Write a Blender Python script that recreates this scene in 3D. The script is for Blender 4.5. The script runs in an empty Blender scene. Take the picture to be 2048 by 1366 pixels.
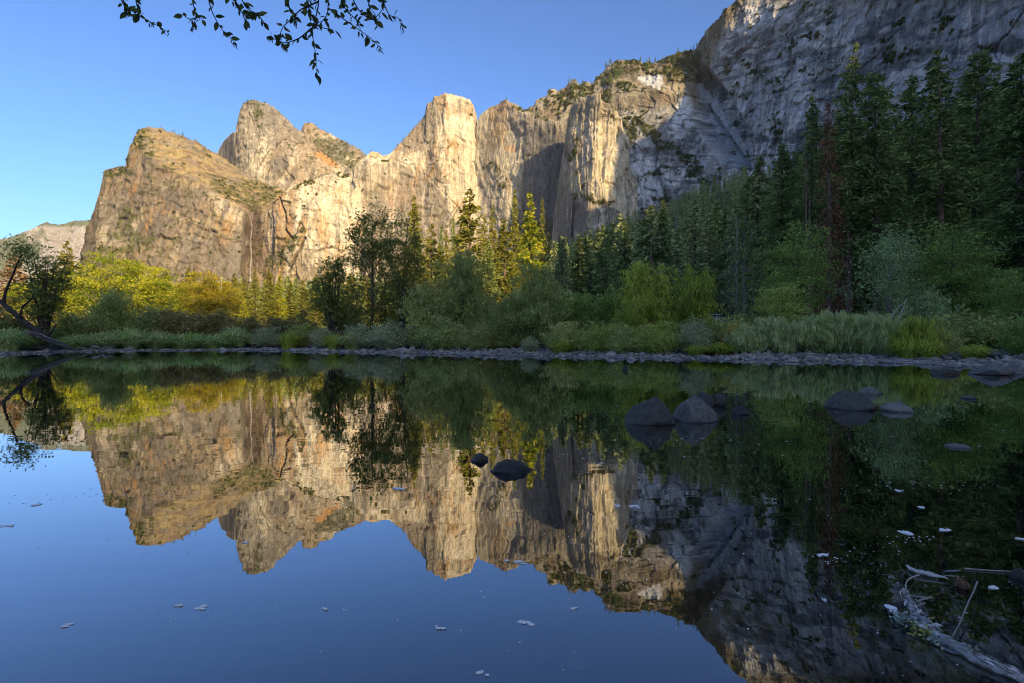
import bpy, math
import numpy as np

# ------------------------------------------------------------------ camera, world, sun, exposure
F, CX, HZ, CH = 1138.0, 1024.0, 672.0, 1.4          # focal length and horizon in photo pixels, eye height in metres
SC = bpy.context.scene
COL = SC.collection
cam_d = bpy.data.cameras.new("camera")
cam_d.lens = 20.0
cam_d.sensor_width = 36.0
cam_d.shift_y = -(683.0 - HZ) / 2048.0
cam_d.clip_start = 0.05
cam_d.clip_end = 30000.0
cam = bpy.data.objects.new("camera", cam_d)
cam.location = (0, 0, CH)
cam.rotation_euler = (math.radians(90), 0, 0)
COL.objects.link(cam)
SC.camera = cam

SUN_EL, SUN_A = 20.0, 30.0                            # elevation; degrees to the right of straight behind the camera
world = bpy.data.worlds.new("World")
SC.world = world
world.use_nodes = True
wn = world.node_tree
wn.nodes.clear()
sky = wn.nodes.new("ShaderNodeTexSky")
sky.sky_type = 'NISHITA'
sky.sun_disc = False
sky.sun_elevation = math.radians(SUN_EL)
sky.sun_rotation = math.radians(180 - SUN_A)
sky.altitude = 1200
sky.air_density = 1.0
sky.dust_density = 4.2
sky.ozone_density = 3.0
bg = wn.nodes.new("ShaderNodeBackground")
bg.inputs[1].default_value = 0.15
wo = wn.nodes.new("ShaderNodeOutputWorld")
deep = wn.nodes.new("ShaderNodeMixRGB")
deep.blend_type = 'MULTIPLY'
deep.inputs[0].default_value = 1.0
deep.inputs[2].default_value = (0.84, 0.93, 1.05, 1)
wn.links.new(sky.outputs[0], deep.inputs[1])
pre = wn.nodes.new("ShaderNodeVectorMath"); pre.operation = 'SCALE'; pre.inputs["Scale"].default_value = 1 / 3.3
gam = wn.nodes.new("ShaderNodeGamma"); gam.inputs[1].default_value = 1.22
post = wn.nodes.new("ShaderNodeVectorMath"); post.operation = 'SCALE'; post.inputs["Scale"].default_value = 3.3 * 0.66
wn.links.new(deep.outputs[0], pre.inputs[0])
wn.links.new(pre.outputs[0], gam.inputs[0])
wn.links.new(gam.outputs[0], post.inputs[0])
wn.links.new(post.outputs[0], bg.inputs[0])
wn.links.new(bg.outputs[0], wo.inputs[0])

sun_d = bpy.data.lights.new("sun", 'SUN')
sun_d.energy = 3.6
sun_d.angle = math.radians(0.5)
sun_d.color = (1.0, 0.73, 0.35)
sun = bpy.data.objects.new("sun", sun_d)
COL.objects.link(sun)
_el, _a = math.radians(SUN_EL), math.radians(SUN_A)
SUNV = np.array((math.sin(_a) * math.cos(_el), -math.cos(_a) * math.cos(_el), math.sin(_el)))
sun.rotation_euler = (math.radians(90 - SUN_EL), 0, _a)   # -Z of the lamp runs from the sun into the valley
sun.location = (300, -600, 900)

SC.view_settings.view_transform = 'Standard'
SC.view_settings.look = 'None'
SC.view_settings.gamma = 1.0
SC.view_settings.exposure = 1.26
SC.cycles.filter_width = 1.05
SC.cycles.max_bounces = 6
SC.cycles.diffuse_bounces = 4
SC.cycles.glossy_bounces = 3
SC.cycles.transmission_bounces = 4
SC.cycles.transparent_max_bounces = 6

# ------------------------------------------------------------------ helpers
def P(px, py, y):
    """photo direction (px, py) at distance y along the view axis -> world point"""
    return np.array(((px - CX) / F * y, y, CH + (HZ - py) / F * y))

def tag(o, label=None, cat=None, group=None, kind=None):
    if label: o["label"] = label
    if cat: o["category"] = cat
    if group: o["group"] = group
    if kind: o["kind"] = kind
    return o

def _h(i, j, k, s):
    n = (i.astype(np.uint32) * np.uint32(374761393) + j.astype(np.uint32) * np.uint32(668265263)
         + k.astype(np.uint32) * np.uint32(1274126177) + np.uint32((s * 40503 + 12345) & 0xffffffff))
    n = (n ^ (n >> np.uint32(13))) * np.uint32(1274126177)
    n = (n ^ (n >> np.uint32(15))) * np.uint32(2246822519)
    n = n ^ (n >> np.uint32(16))
    return n.astype(np.float32) / np.float32(4294967295.0)

def vn(x, y, z, s=0):
    """smooth value noise, 0..1"""
    x, y, z = np.broadcast_arrays(np.asarray(x, float), np.asarray(y, float), np.asarray(z, float))
    xi, yi, zi = np.floor(x), np.floor(y), np.floor(z)
    fx, fy, fz = x - xi, y - yi, z - zi
    fx, fy, fz = (f * f * (3 - 2 * f) for f in (fx, fy, fz))
    xi, yi, zi = xi.astype(np.int64), yi.astype(np.int64), zi.astype(np.int64)
    r = 0
    for a in (0, 1):
        wx = fx if a else 1 - fx
        for b in (0, 1):
            wy = fy if b else 1 - fy
            for c in (0, 1):
                wz = fz if c else 1 - fz
                r = r + wx * wy * wz * _h(xi + a, yi + b, zi + c, s)
    return r

def fbm(x, y, z, o=4, s=0, g=0.5):
    r, a, t = 0, 1.0, 0
    for i in range(o):
        r = r + a * vn(x * 2.03 ** i, y * 2.03 ** i, z * 2.03 ** i, s + 17 * i)
        t += a
        a *= g
    return r / t

def ridged(x, y, z, o=3, s=0):
    r, a, t = 0, 1.0, 0
    for i in range(o):
        r = r + a * (1 - np.abs(2 * vn(x * 2.03 ** i, y * 2.03 ** i, z * 2.03 ** i, s + 31 * i) - 1))
        t += a
        a *= 0.5
    return r / t

def worley(u, v, s=0):
    """2-D cells: nearest and second distances, and the random value of the nearest cell"""
    ui, vi = np.floor(u).astype(np.int64), np.floor(v).astype(np.int64)
    z0 = np.zeros_like(ui)
    f1 = np.full(u.shape, 9.0); f2 = np.full(u.shape, 9.0); cr = np.zeros(u.shape)
    for a in (-1, 0, 1):
        for b in (-1, 0, 1):
            cu, cv = ui + a, vi + b
            d = np.hypot(cu + _h(cu, cv, z0, s) - u, cv + _h(cu, cv, z0 + 1, s) - v)
            n = d < f1
            f2 = np.where(n, f1, np.minimum(f2, d))
            cr = np.where(n, _h(cu, cv, z0 + 2, s), cr)
            f1 = np.where(n, d, f1)
    return f1, f2, cr

def ss(a, b, x):
    t = np.clip((x - a) / (b - a), 0, 1)
    return t * t * (3 - 2 * t)

def mixc(c, d, m):
    return c + (np.asarray(d) - c) * m[..., None]

def make_mesh(name, V, quads=None, tris=None, qm=None, tm=None, mats=(), smooth=False, col=None, tint=None):
    V = np.asarray(V, np.float32).reshape(-1, 3)
    quads = np.zeros((0, 4), np.int32) if quads is None or len(quads) == 0 else np.asarray(quads, np.int32)
    tris = np.zeros((0, 3), np.int32) if tris is None or len(tris) == 0 else np.asarray(tris, np.int32)
    me = bpy.data.meshes.new(name)
    nq, nt = len(quads), len(tris)
    me.vertices.add(len(V)); me.vertices.foreach_set("co", V.ravel())
    me.loops.add(nq * 4 + nt * 3)
    me.loops.foreach_set("vertex_index", np.concatenate((quads.ravel(), tris.ravel())).astype(np.int32))
    me.polygons.add(nq + nt)
    st = np.concatenate((np.arange(nq) * 4, nq * 4 + np.arange(nt) * 3)).astype(np.int32)
    me.polygons.foreach_set("loop_start", st)
    mi = np.concatenate((np.zeros(nq, int) if qm is None else qm, np.zeros(nt, int) if tm is None else tm)).astype(np.int32)
    for m in mats: me.materials.append(m)
    me.polygons.foreach_set("material_index", mi)
    me.polygons.foreach_set("use_smooth", np.full(nq + nt, smooth, bool))
    if col is not None:
        a = me.color_attributes.new("Col", 'FLOAT_COLOR', 'POINT')
        a.data.foreach_set("color", np.concatenate((col.reshape(-1, 3), np.ones((len(V), 1))), 1).astype(np.float32).ravel())
    if tint is not None:
        a = me.attributes.new("tint", 'FLOAT', 'POINT')
        a.data.foreach_set("value", np.asarray(tint, np.float32).ravel())
    me.update(calc_edges=True)
    me.validate()
    return me

def link(name, me, parent=None, loc=None, rz=0.0, sc=1.0):
    o = bpy.data.objects.new(name, me)
    COL.objects.link(o)
    if parent is not None: o.parent = parent
    if loc is not None: o.location = loc
    o.rotation_euler = (0, 0, rz)
    if sc != 1.0: o.scale = (sc, sc, sc) if np.isscalar(sc) else sc
    return o

def grid_quads(r, c, off=0, wrap=False):
    i = np.arange(r - 1)[:, None] * c + np.arange(c - (0 if wrap else 1))[None, :]
    j = np.arange(c - (0 if wrap else 1))
    n = (j + 1) % c
    a = np.arange(r - 1)[:, None] * c
    return (np.stack((a + j, a + n, a + c + n, a + c + j), -1).reshape(-1, 4) + off)

# ------------------------------------------------------------------ materials
def nodes(name):
    m = bpy.data.materials.new(name)
    m.use_nodes = True
    nt = m.node_tree
    nt.nodes.clear()
    out = nt.nodes.new("ShaderNodeOutputMaterial")
    def N(t, **kw):
        n = nt.nodes.new("ShaderNode" + t)
        for k, v in kw.items():
            if k.startswith("i_"):
                n.inputs[k[2:].replace("_", " ")].default_value = v
            else:
                setattr(n, k, v)
        return n
    return m, nt, N, (lambda a, b: nt.links.new(a, b)), out

def mapped_noise(N, L, scale, detail=4.0, rough=0.55, src="Object"):
    tc = N("TexCoord"); mp = N("Mapping"); mp.inputs["Scale"].default_value = scale
    nz = N("TexNoise"); nz.inputs["Scale"].default_value = 1.0
    nz.inputs["Detail"].default_value = detail; nz.inputs["Roughness"].default_value = rough
    L(tc.outputs[src], mp.inputs[0]); L(mp.outputs[0], nz.inputs["Vector"])
    return nz.outputs[0]

def rock_face(name):
    m, nt, N, L, out = nodes(name)
    at = N("Attribute", attribute_name="Col")
    n1 = mapped_noise(N, L, (0.09, 0.09, 0.022), 6, 0.65)
    n2 = mapped_noise(N, L, (0.25, 0.25, 0.2), 5, 0.6)
    mr = N("MapRange"); mr.inputs[1].default_value = 0.3; mr.inputs[2].default_value = 0.7
    mr.inputs[3].default_value = 0.72; mr.inputs[4].default_value = 1.25
    L(n1, mr.inputs[0])
    mr2 = N("MapRange"); mr2.inputs[1].default_value = 0.3; mr2.inputs[2].default_value = 0.7
    mr2.inputs[3].default_value = 0.75; mr2.inputs[4].default_value = 1.2
    L(n2, mr2.inputs[0])
    mu = N("Math", operation='MULTIPLY'); L(mr.outputs[0], mu.inputs[0]); L(mr2.outputs[0], mu.inputs[1])
    vm = N("VectorMath", operation='SCALE'); L(at.outputs["Color"], vm.inputs[0]); L(mu.outputs[0], vm.inputs["Scale"])
    ad = N("Math", operation='ADD'); L(n1, ad.inputs[0]); L(n2, ad.inputs[1])
    bp = N("Bump"); bp.inputs["Strength"].default_value = 0.8; bp.inputs["Distance"].default_value = 9.0
    L(ad.outputs[0], bp.inputs["Height"])
    d = N("BsdfDiffuse"); d.inputs["Roughness"].default_value = 0.6
    L(vm.outputs[0], d.inputs[0]); L(bp.outputs[0], d.inputs["Normal"])
    L(d.outputs[0], out.inputs[0])
    return m

LEAF_K = 3.0                                          # leaf reflectance scale
def leaf_mat(name, c1, c2, trans=0.35):
    c1 = tuple(min(0.6, c * LEAF_K) for c in c1); c2 = tuple(min(0.6, c * LEAF_K) for c in c2)
    m, nt, N, L, out = nodes(name)
    at = N("Attribute", attribute_name="tint")
    oi = N("ObjectInfo")
    ma = N("MapRange"); ma.inputs[3].default_value = -0.18; ma.inputs[4].default_value = 0.18
    L(oi.outputs["Random"], ma.inputs[0])
    ad = N("Math", operation='ADD', use_clamp=True); L(at.outputs["Fac"], ad.inputs[0]); L(ma.outputs[0], ad.inputs[1])
    mx = N("MixRGB"); mx.inputs[1].default_value = (*c1, 1); mx.inputs[2].default_value = (*c2, 1)
    L(ad.outputs[0], mx.inputs[0])
    d = N("BsdfDiffuse"); t = N("BsdfTranslucent"); s = N("MixShader"); s.inputs[0].default_value = trans
    L(mx.outputs[0], d.inputs[0]); L(mx.outputs[0], t.inputs[0])
    L(d.outputs[0], s.inputs[1]); L(t.outputs[0], s.inputs[2]); L(s.outputs[0], out.inputs[0])
    return m

def simple_mat(name, c1, c2, scale, rough=0.85, bump=0.3, bdist=0.02, detail=5.0, spec=0.25):
    m, nt, N, L, out = nodes(name)
    n1 = mapped_noise(N, L, scale, detail, 0.6)
    mr = N("MapRange"); mr.inputs[1].default_value = 0.3; mr.inputs[2].default_value = 0.7
    L(n1, mr.inputs[0])
    oi = N("ObjectInfo")
    mx = N("MixRGB"); mx.inputs[1].default_value = (*c1, 1); mx.inputs[2].default_value = (*c2, 1)
    L(mr.outputs[0], mx.inputs[0])
    r = N("MapRange"); r.inputs[3].default_value = 0.7; r.inputs[4].default_value = 1.3
    L(oi.outputs["Random"], r.inputs[0])
    vm = N("VectorMath", operation='SCALE'); L(mx.outputs[0], vm.inputs[0]); L(r.outputs[0], vm.inputs["Scale"])
    b = N("BsdfPrincipled"); b.inputs["Roughness"].default_value = rough
    b.inputs["Specular IOR Level"].default_value = spec
    L(vm.outputs[0], b.inputs["Base Color"])
    bp = N("Bump"); bp.inputs["Strength"].default_value = bump; bp.inputs["Distance"].default_value = bdist
    L(n1, bp.inputs["Height"]); L(bp.outputs[0], b.inputs["Normal"])
    L(b.outputs[0], out.inputs[0])
    return m

def ground_mat():
    m, nt, N, L, out = nodes("ground")
    at = N("Attribute", attribute_name="Col")
    n1 = mapped_noise(N, L, (0.6, 0.6, 0.6), 8, 0.7)
    mr = N("MapRange"); mr.inputs[1].default_value = 0.3; mr.inputs[2].default_value = 0.7
    mr.inputs[3].default_value = 0.5; mr.inputs[4].default_value = 1.5
    L(n1, mr.inputs[0])
    vm = N("VectorMath", operation='SCALE'); L(at.outputs["Color"], vm.inputs[0]); L(mr.outputs[0], vm.inputs["Scale"])
    bp = N("Bump"); bp.inputs["Strength"].default_value = 0.6; bp.inputs["Distance"].default_value = 0.15
    L(n1, bp.inputs["Height"])
    d = N("BsdfDiffuse"); L(vm.outputs[0], d.inputs[0]); L(bp.outputs[0], d.inputs["Normal"])
    L(d.outputs[0], out.inputs[0])
    return m

def water_mat():
    m, nt, N, L, out = nodes("river_water")
    a1 = mapped_noise(N, L, (0.5, 2.2, 1), 2, 0.5)
    a2 = mapped_noise(N, L, (2.4, 7.0, 1), 2, 0.5)
    mm = N("Math", operation='MULTIPLY_ADD'); mm.inputs[1].default_value = 0.12
    L(a2, mm.inputs[0]); L(a1, mm.inputs[2])
    bp = N("Bump"); bp.inputs["Strength"].default_value = 0.10; bp.inputs["Distance"].default_value = 0.012
    L(mm.outputs[0], bp.inputs["Height"])
    lw = N("LayerWeight"); lw.inputs["Blend"].default_value = 0.5
    L(bp.outputs[0], lw.inputs["Normal"])
    pw = N("Math", operation='POWER'); pw.inputs[1].default_value = 2.9
    L(lw.outputs["Facing"], pw.inputs[0])
    mr = N("MapRange"); mr.inputs[3].default_value = 0.13; mr.inputs[4].default_value = 0.97
    L(pw.outputs[0], mr.inputs[0])
    g = N("BsdfGlossy"); g.inputs["Roughness"].default_value = 0.0
    g.inputs["Color"].default_value = (0.96, 0.98, 1, 1)
    L(bp.outputs[0], g.inputs["Normal"])
    t = N("BsdfTransparent"); t.inputs[0].default_value = (0.25, 0.29, 0.27, 1)
    s = N("MixShader"); L(mr.outputs[0], s.inputs[0]); L(t.outputs[0], s.inputs[1]); L(g.outputs[0], s.inputs[2])
    L(s.outputs[0], out.inputs[0])
    return m

M_ROCK = rock_face("granite_face")
M_GROUND = ground_mat()
M_WATER = water_mat()

# ------------------------------------------------------------------ ground, river
WPX = np.array([-3000, -1000, -300, 0, 150, 300, 500, 700, 900, 1100, 1300, 1700, 1900, 2048, 2500, 4000, 9000.])
WY = np.array([34, 36, 40, 43, 51, 55, 57, 50, 44, 40, 36, 32, 27.5, 25, 18.5, 9, 3.])
G_PX = np.array([0, 400, 800, 1000, 1100, 1250, 1450, 1700, 2048.])
G_Y = np.array([60, 120, 250, 400, 600, 1000, 1500, 2200.])
G_Z = np.array([
    [1.2, 2, 5, 9, 18, 55, 115, 150],
    [1.2, 2, 5, 9, 16, 45, 100, 150],
    [1.2, 2, 5, 9, 18, 60, 130, 190],
    [1.2, 2, 5, 12, 30, 100, 210, 330],
    [1.2, 2, 6, 18, 45, 125, 225, 380],
    [1.2, 2, 8, 28, 70, 180, 285, 460],
    [1.2, 2.5, 14, 48, 115, 255, 380, 520],
    [1.3, 3, 26, 85, 180, 320, 450, 600],
    [1.5, 6, 50, 130, 220, 380, 520, 700]])

def water_line(x, y):
    yy = np.maximum(y, 0.3)
    return np.interp(CX + F * x / yy, WPX, WY)

def ground_z(x, y):
    x, y = np.asarray(x, float), np.asarray(y, float)
    yy = np.maximum(y, 1.0)
    px = CX + F * x / yy
    a = np.interp(px, G_PX, np.arange(len(G_PX)))
    b = np.interp(yy, G_Y, np.arange(len(G_Y)))
    i = np.clip(a.astype(int), 0, len(G_PX) - 2); j = np.clip(b.astype(int), 0, len(G_Y) - 2)
    fa, fb = a - i, b - j
    z = ((1 - fa) * ((1 - fb) * G_Z[i, j] + fb * G_Z[i, j + 1]) + fa * ((1 - fb) * G_Z[i + 1, j] + fb * G_Z[i + 1, j + 1]))
    z = np.where(yy < 60, 1.15, z)
    z = z + (fbm(x / 60, y / 60, 0, 3, 5) - 0.5) * np.clip((yy - 60) / 30, 0, 12)
    t = yy - np.interp(px, WPX, WY)
    far = np.where(t < 0, -0.04 - 0.55 * ss(0, 9, -t), 0.55 * ss(-1, 6, t) - 0.04 + (z - 0.5) * ss(4, 11, t))
    far = far + (fbm(x / 2.2, y / 2.2, 3, 3, 9) - 0.5) * 0.22 * ss(-6, 5, t)
    near = 0.28 * (0.6 - y) - 0.05
    near = np.where(y < -4, 1.25 + (fbm(x / 9, y / 9, 1, 3, 2) - 0.5) * 0.8, np.minimum(near, 1.25))
    return np.where(y < 1.6, np.maximum(near, np.where(y > 0.6, -0.6, -9)), far)

th = np.radians(np.concatenate((np.arange(-46, 46, 0.2), np.arange(46, 314, 2.0))))
rr = np.concatenate((np.geomspace(0.4, 20, 60), np.arange(20.4, 72, 0.45), np.geomspace(73, 9500, 150)))
gx = np.sin(th)[None, :] * rr[:, None]
gy = np.cos(th)[None, :] * rr[:, None]
gz = ground_z(gx, gy)
gc = np.zeros(gx.shape + (3,)) + (0.085, 0.085, 0.045)
gpx = CX + F * gx / np.maximum(gy, 1)
gt = np.maximum(gy, 0.3) - water_line(gx, gy)
gc = mixc(gc, (0.40, 0.29, 0.10), ss(80, 120, gy) * ss(420, 330, gy) * ss(760, 620, gpx))
gc = mixc(gc, (0.16, 0.135, 0.06), ss(420, 520, gy) * ss(900, 700, gpx))
gc = mixc(gc, (0.060, 0.056, 0.055), ss(7.5, 5.0, gt) * ss(20, 22, gy))
gc = mixc(gc, (0.030, 0.036, 0.032), ss(0.3, -0.6, gt))
gv = np.stack((gx, gy, gz), -1)
n_r, n_t = gx.shape
V = np.concatenate((gv.reshape(-1, 3), [[0, 0, 0.12]]))
fan = np.stack((np.full(n_t, n_r * n_t), np.arange(n_t), (np.arange(n_t) + 1) % n_t), -1)[:, ::-1]
me = make_mesh("ground", V, grid_quads(n_r, n_t, wrap=True)[:, ::-1], fan, mats=[M_GROUND], smooth=True,
               col=np.concatenate((gc.reshape(-1, 3), [[0.08, 0.07, 0.04]])))
tag(link("ground", me), "valley floor with dry meadow, river bed and forest slope", "ground", kind="structure")

me = make_mesh("water", [(-260, -1, 0), (90, -1, 0), (90, 75, 0), (-260, 75, 0)], [(0, 1, 2, 3)], mats=[M_WATER])
tag(link("water", me), "still dark river mirroring the cliffs and sky", "river", kind="structure")

# ------------------------------------------------------------------ mountains
PALE, TAN, GREY, DARK = (0.55, 0.48, 0.355), (0.37, 0.295, 0.195), (0.205, 0.18, 0.152), (0.085, 0.075, 0.065)
ORANGE, OLIVE, WHITE, BROWN = (0.44, 0.23, 0.075), (0.085, 0.088, 0.028), (0.66, 0.62, 0.54), (0.16, 0.10, 0.06)
STRAW = (0.33, 0.255, 0.125)
LAYERS = {}
BRUSH = []

def spot(px, py, cx, cy, rx, ry, ang=0, n=None, k=0.6):
    """soft ragged ellipse mask in the face, ang in degrees (photo turn)"""
    a = math.radians(ang)
    u = (px - cx) * math.cos(a) + (py - cy) * math.sin(a)
    v = -(px - cx) * math.sin(a) + (py - cy) * math.cos(a)
    d = np.hypot(u / rx, v / ry)
    if n is not None: d = d + (n - 0.5) * 2 * k
    return ss(1.15, 0.75, d)

def pl_dist(px, py, pts):
    d = np.full(px.shape, 1e9)
    for (ax, ay), (bx, by) in zip(pts[:-1], pts[1:]):
        t = np.clip(((px - ax) * (bx - ax) + (py - ay) * (by - ay)) / ((bx - ax) ** 2 + (by - ay) ** 2), 0, 1)
        d = np.minimum(d, np.hypot(px - ax - t * (bx - ax), py - ay - t * (by - ay)))
    return d

def mountain(name, label, contours, rows, step, colour, dirv=(0.15, -1.0), amp=1.0, jag=2.5, seed=1, carve=None, back=700, smooth=6, cell=(26, 70)):
    c0 = np.array(contours[0], float)
    cols = np.arange(c0[0, 0], c0[-1, 0] + 0.1, step)
    pys, ys = [], []
    for c in contours:
        c = np.array(c, float)
        pys.append(np.interp(cols, c[:, 0], c[:, 1])); ys.append(np.interp(cols, c[:, 0], c[:, 2]))
    _, _, cr = worley(cols / 7.0, cols * 0, seed + 3)
    pys[0] = pys[0] + (fbm(cols / 14, 0 * cols, 0, 3, seed) - 0.5) * 2 * jag + (cr - 0.5) * jag * 1.4
    for i in range(1, len(pys)): pys[i] = np.maximum(pys[i], pys[i - 1] + 1.0)
    PY, Y = [], []
    for i, n in enumerate(rows):
        t = np.linspace(0, 1, n, endpoint=(i == len(rows) - 1))[:, None]
        PY.append(pys[i] * (1 - t) + pys[i + 1] * t); Y.append(ys[i] * (1 - t) + ys[i + 1] * t)
    PY, Y = np.concatenate(PY), np.concatenate(Y)
    for _ in range(smooth):
        Y[1:-1] = (Y[:-2] + 2 * Y[1:-1] + Y[2:]) / 4
        Y[:, 1:-1] = (Y[:, :-2] + 2 * Y[:, 1:-1] + Y[:, 2:]) / 4
    PX = np.broadcast_to(cols, PY.shape)
    X = (PX - CX) / F * Y; Z = CH + (HZ - PY) / F * Y
    # relief: broad swells, buttresses, blocky slabs, fine crags
    wx = X + (fbm(X / 90, Y / 90, Z / 90, 2, seed + 50) - 0.5) * 70
    U = wx * 0.8 - Y * 0.6 * (1 if dirv[0] < 0 and abs(dirv[0]) > 0.5 else 0.3)
    d = (fbm(X / 260, Y / 260, Z / 330, 3, seed) - 0.5) * 75
    d += (ridged(U / 75, 0.3 * Y / 75, Z / 420, 3, seed + 7) - 0.5) * 34
    g1, g2, c1 = worley(U / cell[0], (Z + 0.35 * wx) / cell[1], seed + 11)
    f1, f2, c2 = worley(U / 9 + 3.1, (Z - 0.2 * wx) / 24, seed + 13)
    d += (c1 - 0.5) * 15 + (c2 - 0.5) * 12 * fbm(X / 80, Y / 80, Z / 80, 2, seed + 91)
    d += (ridged(U / 22, Y / 22, Z / 48, 4, seed + 23) - 0.5) * 17 + (fbm(U / 9, Y / 9, Z / 11, 3, seed + 29) - 0.5) * 9
    led = (Z + 0.22 * wx + (fbm(X / 45, Y / 45, Z / 45, 3, seed + 61) - 0.5) * 60) / 34
    d += 6 * (ss(0.0, 0.25, led - np.floor(led)) - (led - np.floor(led))) * ss(0.4, 0.6, fbm(X / 120, Y / 120, Z / 90, 2, seed + 63))
    jm = ss(0.56, 0.70, fbm(X / 100, Y / 100, Z / 100, 3, seed + 67))
    d -= jm * (4 * ss(0.08, 0.01, g2 - g1) + 2.5 * ss(0.10, 0.02, f2 - f1))
    d *= amp
    if carve is not None: d = d + carve(PX, PY, X, Z)
    fade = np.minimum(1, 0.25 + np.arange(len(PY)) / 10.0)[:, None]
    d = d * fade
    X2 = X + dirv[0] * d; Y2 = Y + dirv[1] * d
    crack = jm * np.maximum(ss(0.10, 0.02, f2 - f1) * 0.6, ss(0.07, 0.01, g2 - g1))
    C = colour(PX, PY, X, Y, Z, seed, crack)
    fr = np.array([0.06, 0.16, 0.35, 0.65, 1.0])[::-1, None]
    bx = X2[0] * (1 + fr * back / Y2[0] * 0.8); by = Y2[0] + fr * back; bz = Z[0] * (1 - 0.25 * fr - 0.95 * fr ** 2) - 20 * fr
    VX, VY, VZ = np.concatenate((bx, X2)), np.concatenate((by, Y2)), np.concatenate((bz, Z))
    VC = np.concatenate((np.broadcast_to(C[:1], (5,) + C.shape[1:]), C))
    r, c = VX.shape
    me = make_mesh(name, np.stack((VX, VY, VZ), -1).reshape(-1, 3), grid_quads(r, c)[:, ::-1], mats=[M_ROCK], smooth=True, col=VC)
    o = link(name, me)
    tag(o, label, "mountain", kind="structure")
    LAYERS[label] = (PX, PY, np.stack((X2, Y2, Z), -1), BRUSH[0] if BRUSH else 0 * PX)
    BRUSH.clear()
    return LAYERS[label]

def granite(X, Y, Z, s, crack, pale=0.5, streak=0.6, orange=0.25, dark=0.5):
    sh = X.shape
    c = np.zeros(sh + (3,)) + np.asarray(TAN)
    t = fbm(X / 130, Y / 130, Z / 200, 4, s + 200)
    c = mixc(c, PALE, ss(0.62 - 0.3 * pale, 0.72 - 0.3 * pale, t))
    X = X + (fbm(X / 60, Y / 60, Z / 60, 3, s + 260) - 0.5) * 34
    c = mixc(c, np.asarray(GREY) * 1.15, ss(0.5, 0.6, fbm(X / 210, Y / 210, Z / 260, 4, s + 206)) * 0.7)
    k = fbm(X / 17, Y / 40, Z / 110, 4, s + 210)
    big = ss(0.38, 0.6, fbm(X / 170, Y / 170, Z / 220, 3, s + 215))
    c = mixc(c, GREY, ss(0.47, 0.62, k) * streak * (0.35 + 0.65 * big))
    k2 = fbm(X / 9, Y / 30, Z / 120, 3, s + 220)
    c = mixc(c, WHITE, ss(0.56, 0.7, k2) * 0.6 * pale)
    k3 = fbm(X / 22, Y / 40, Z / 120, 3, s + 230) * fbm(X / 120, Y / 120, Z / 120, 2, s + 231) * 2
    c = mixc(c, ORANGE, ss(0.56, 0.72, k3) * orange * 1.6)
    k4 = fbm(X / 9, Y / 30, Z / 34, 4, s + 240)
    c = mixc(c, DARK, ss(0.55, 0.72, k4) * dark)
    c = mixc(c, DARK, crack * 0.5)
    v = fbm(X / 30, Y / 30, Z / 30, 4, s + 250)
    return c * (0.8 + 0.4 * v)[..., None]

def brush(c, m, X, Y, Z, s):
    n = fbm(X / 16, Y / 16, Z / 16, 3, s + 300)
    m = np.clip(m, 0, 1) * ss(0.36, 0.52, n)
    BRUSH[:] = [m]
    return mixc(c, OLIVE, m * 0.75)

def N0(px, py, s):
    return fbm(px / 22, py / 22, 0, 4, s)

# --- hazy far hill
def c_far(px, py, X, Y, Z, s, cr):
    c = granite(X, Y, Z, s, cr, 0.4, 0.5, 0.0, 0.3)
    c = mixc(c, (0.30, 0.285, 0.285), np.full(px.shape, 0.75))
    n = fbm(X / 90, Y / 90, Z / 90, 4, 77)
    m = np.maximum(spot(px, py, 15, 505, 75, 45, -15, N0(px, py, 3)), ss(455, 446, py - 6 * n))
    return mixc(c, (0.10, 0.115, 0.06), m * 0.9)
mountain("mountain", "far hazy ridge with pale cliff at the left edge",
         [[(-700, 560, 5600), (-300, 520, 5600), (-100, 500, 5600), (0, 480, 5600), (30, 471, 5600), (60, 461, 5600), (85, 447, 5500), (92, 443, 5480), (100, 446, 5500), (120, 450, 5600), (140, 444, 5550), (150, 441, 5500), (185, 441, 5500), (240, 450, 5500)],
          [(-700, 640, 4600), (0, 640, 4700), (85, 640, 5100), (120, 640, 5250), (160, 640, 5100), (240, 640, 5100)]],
         [110], 1.2, c_far, amp=2.0, jag=1.6, seed=5, back=1500)

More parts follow.
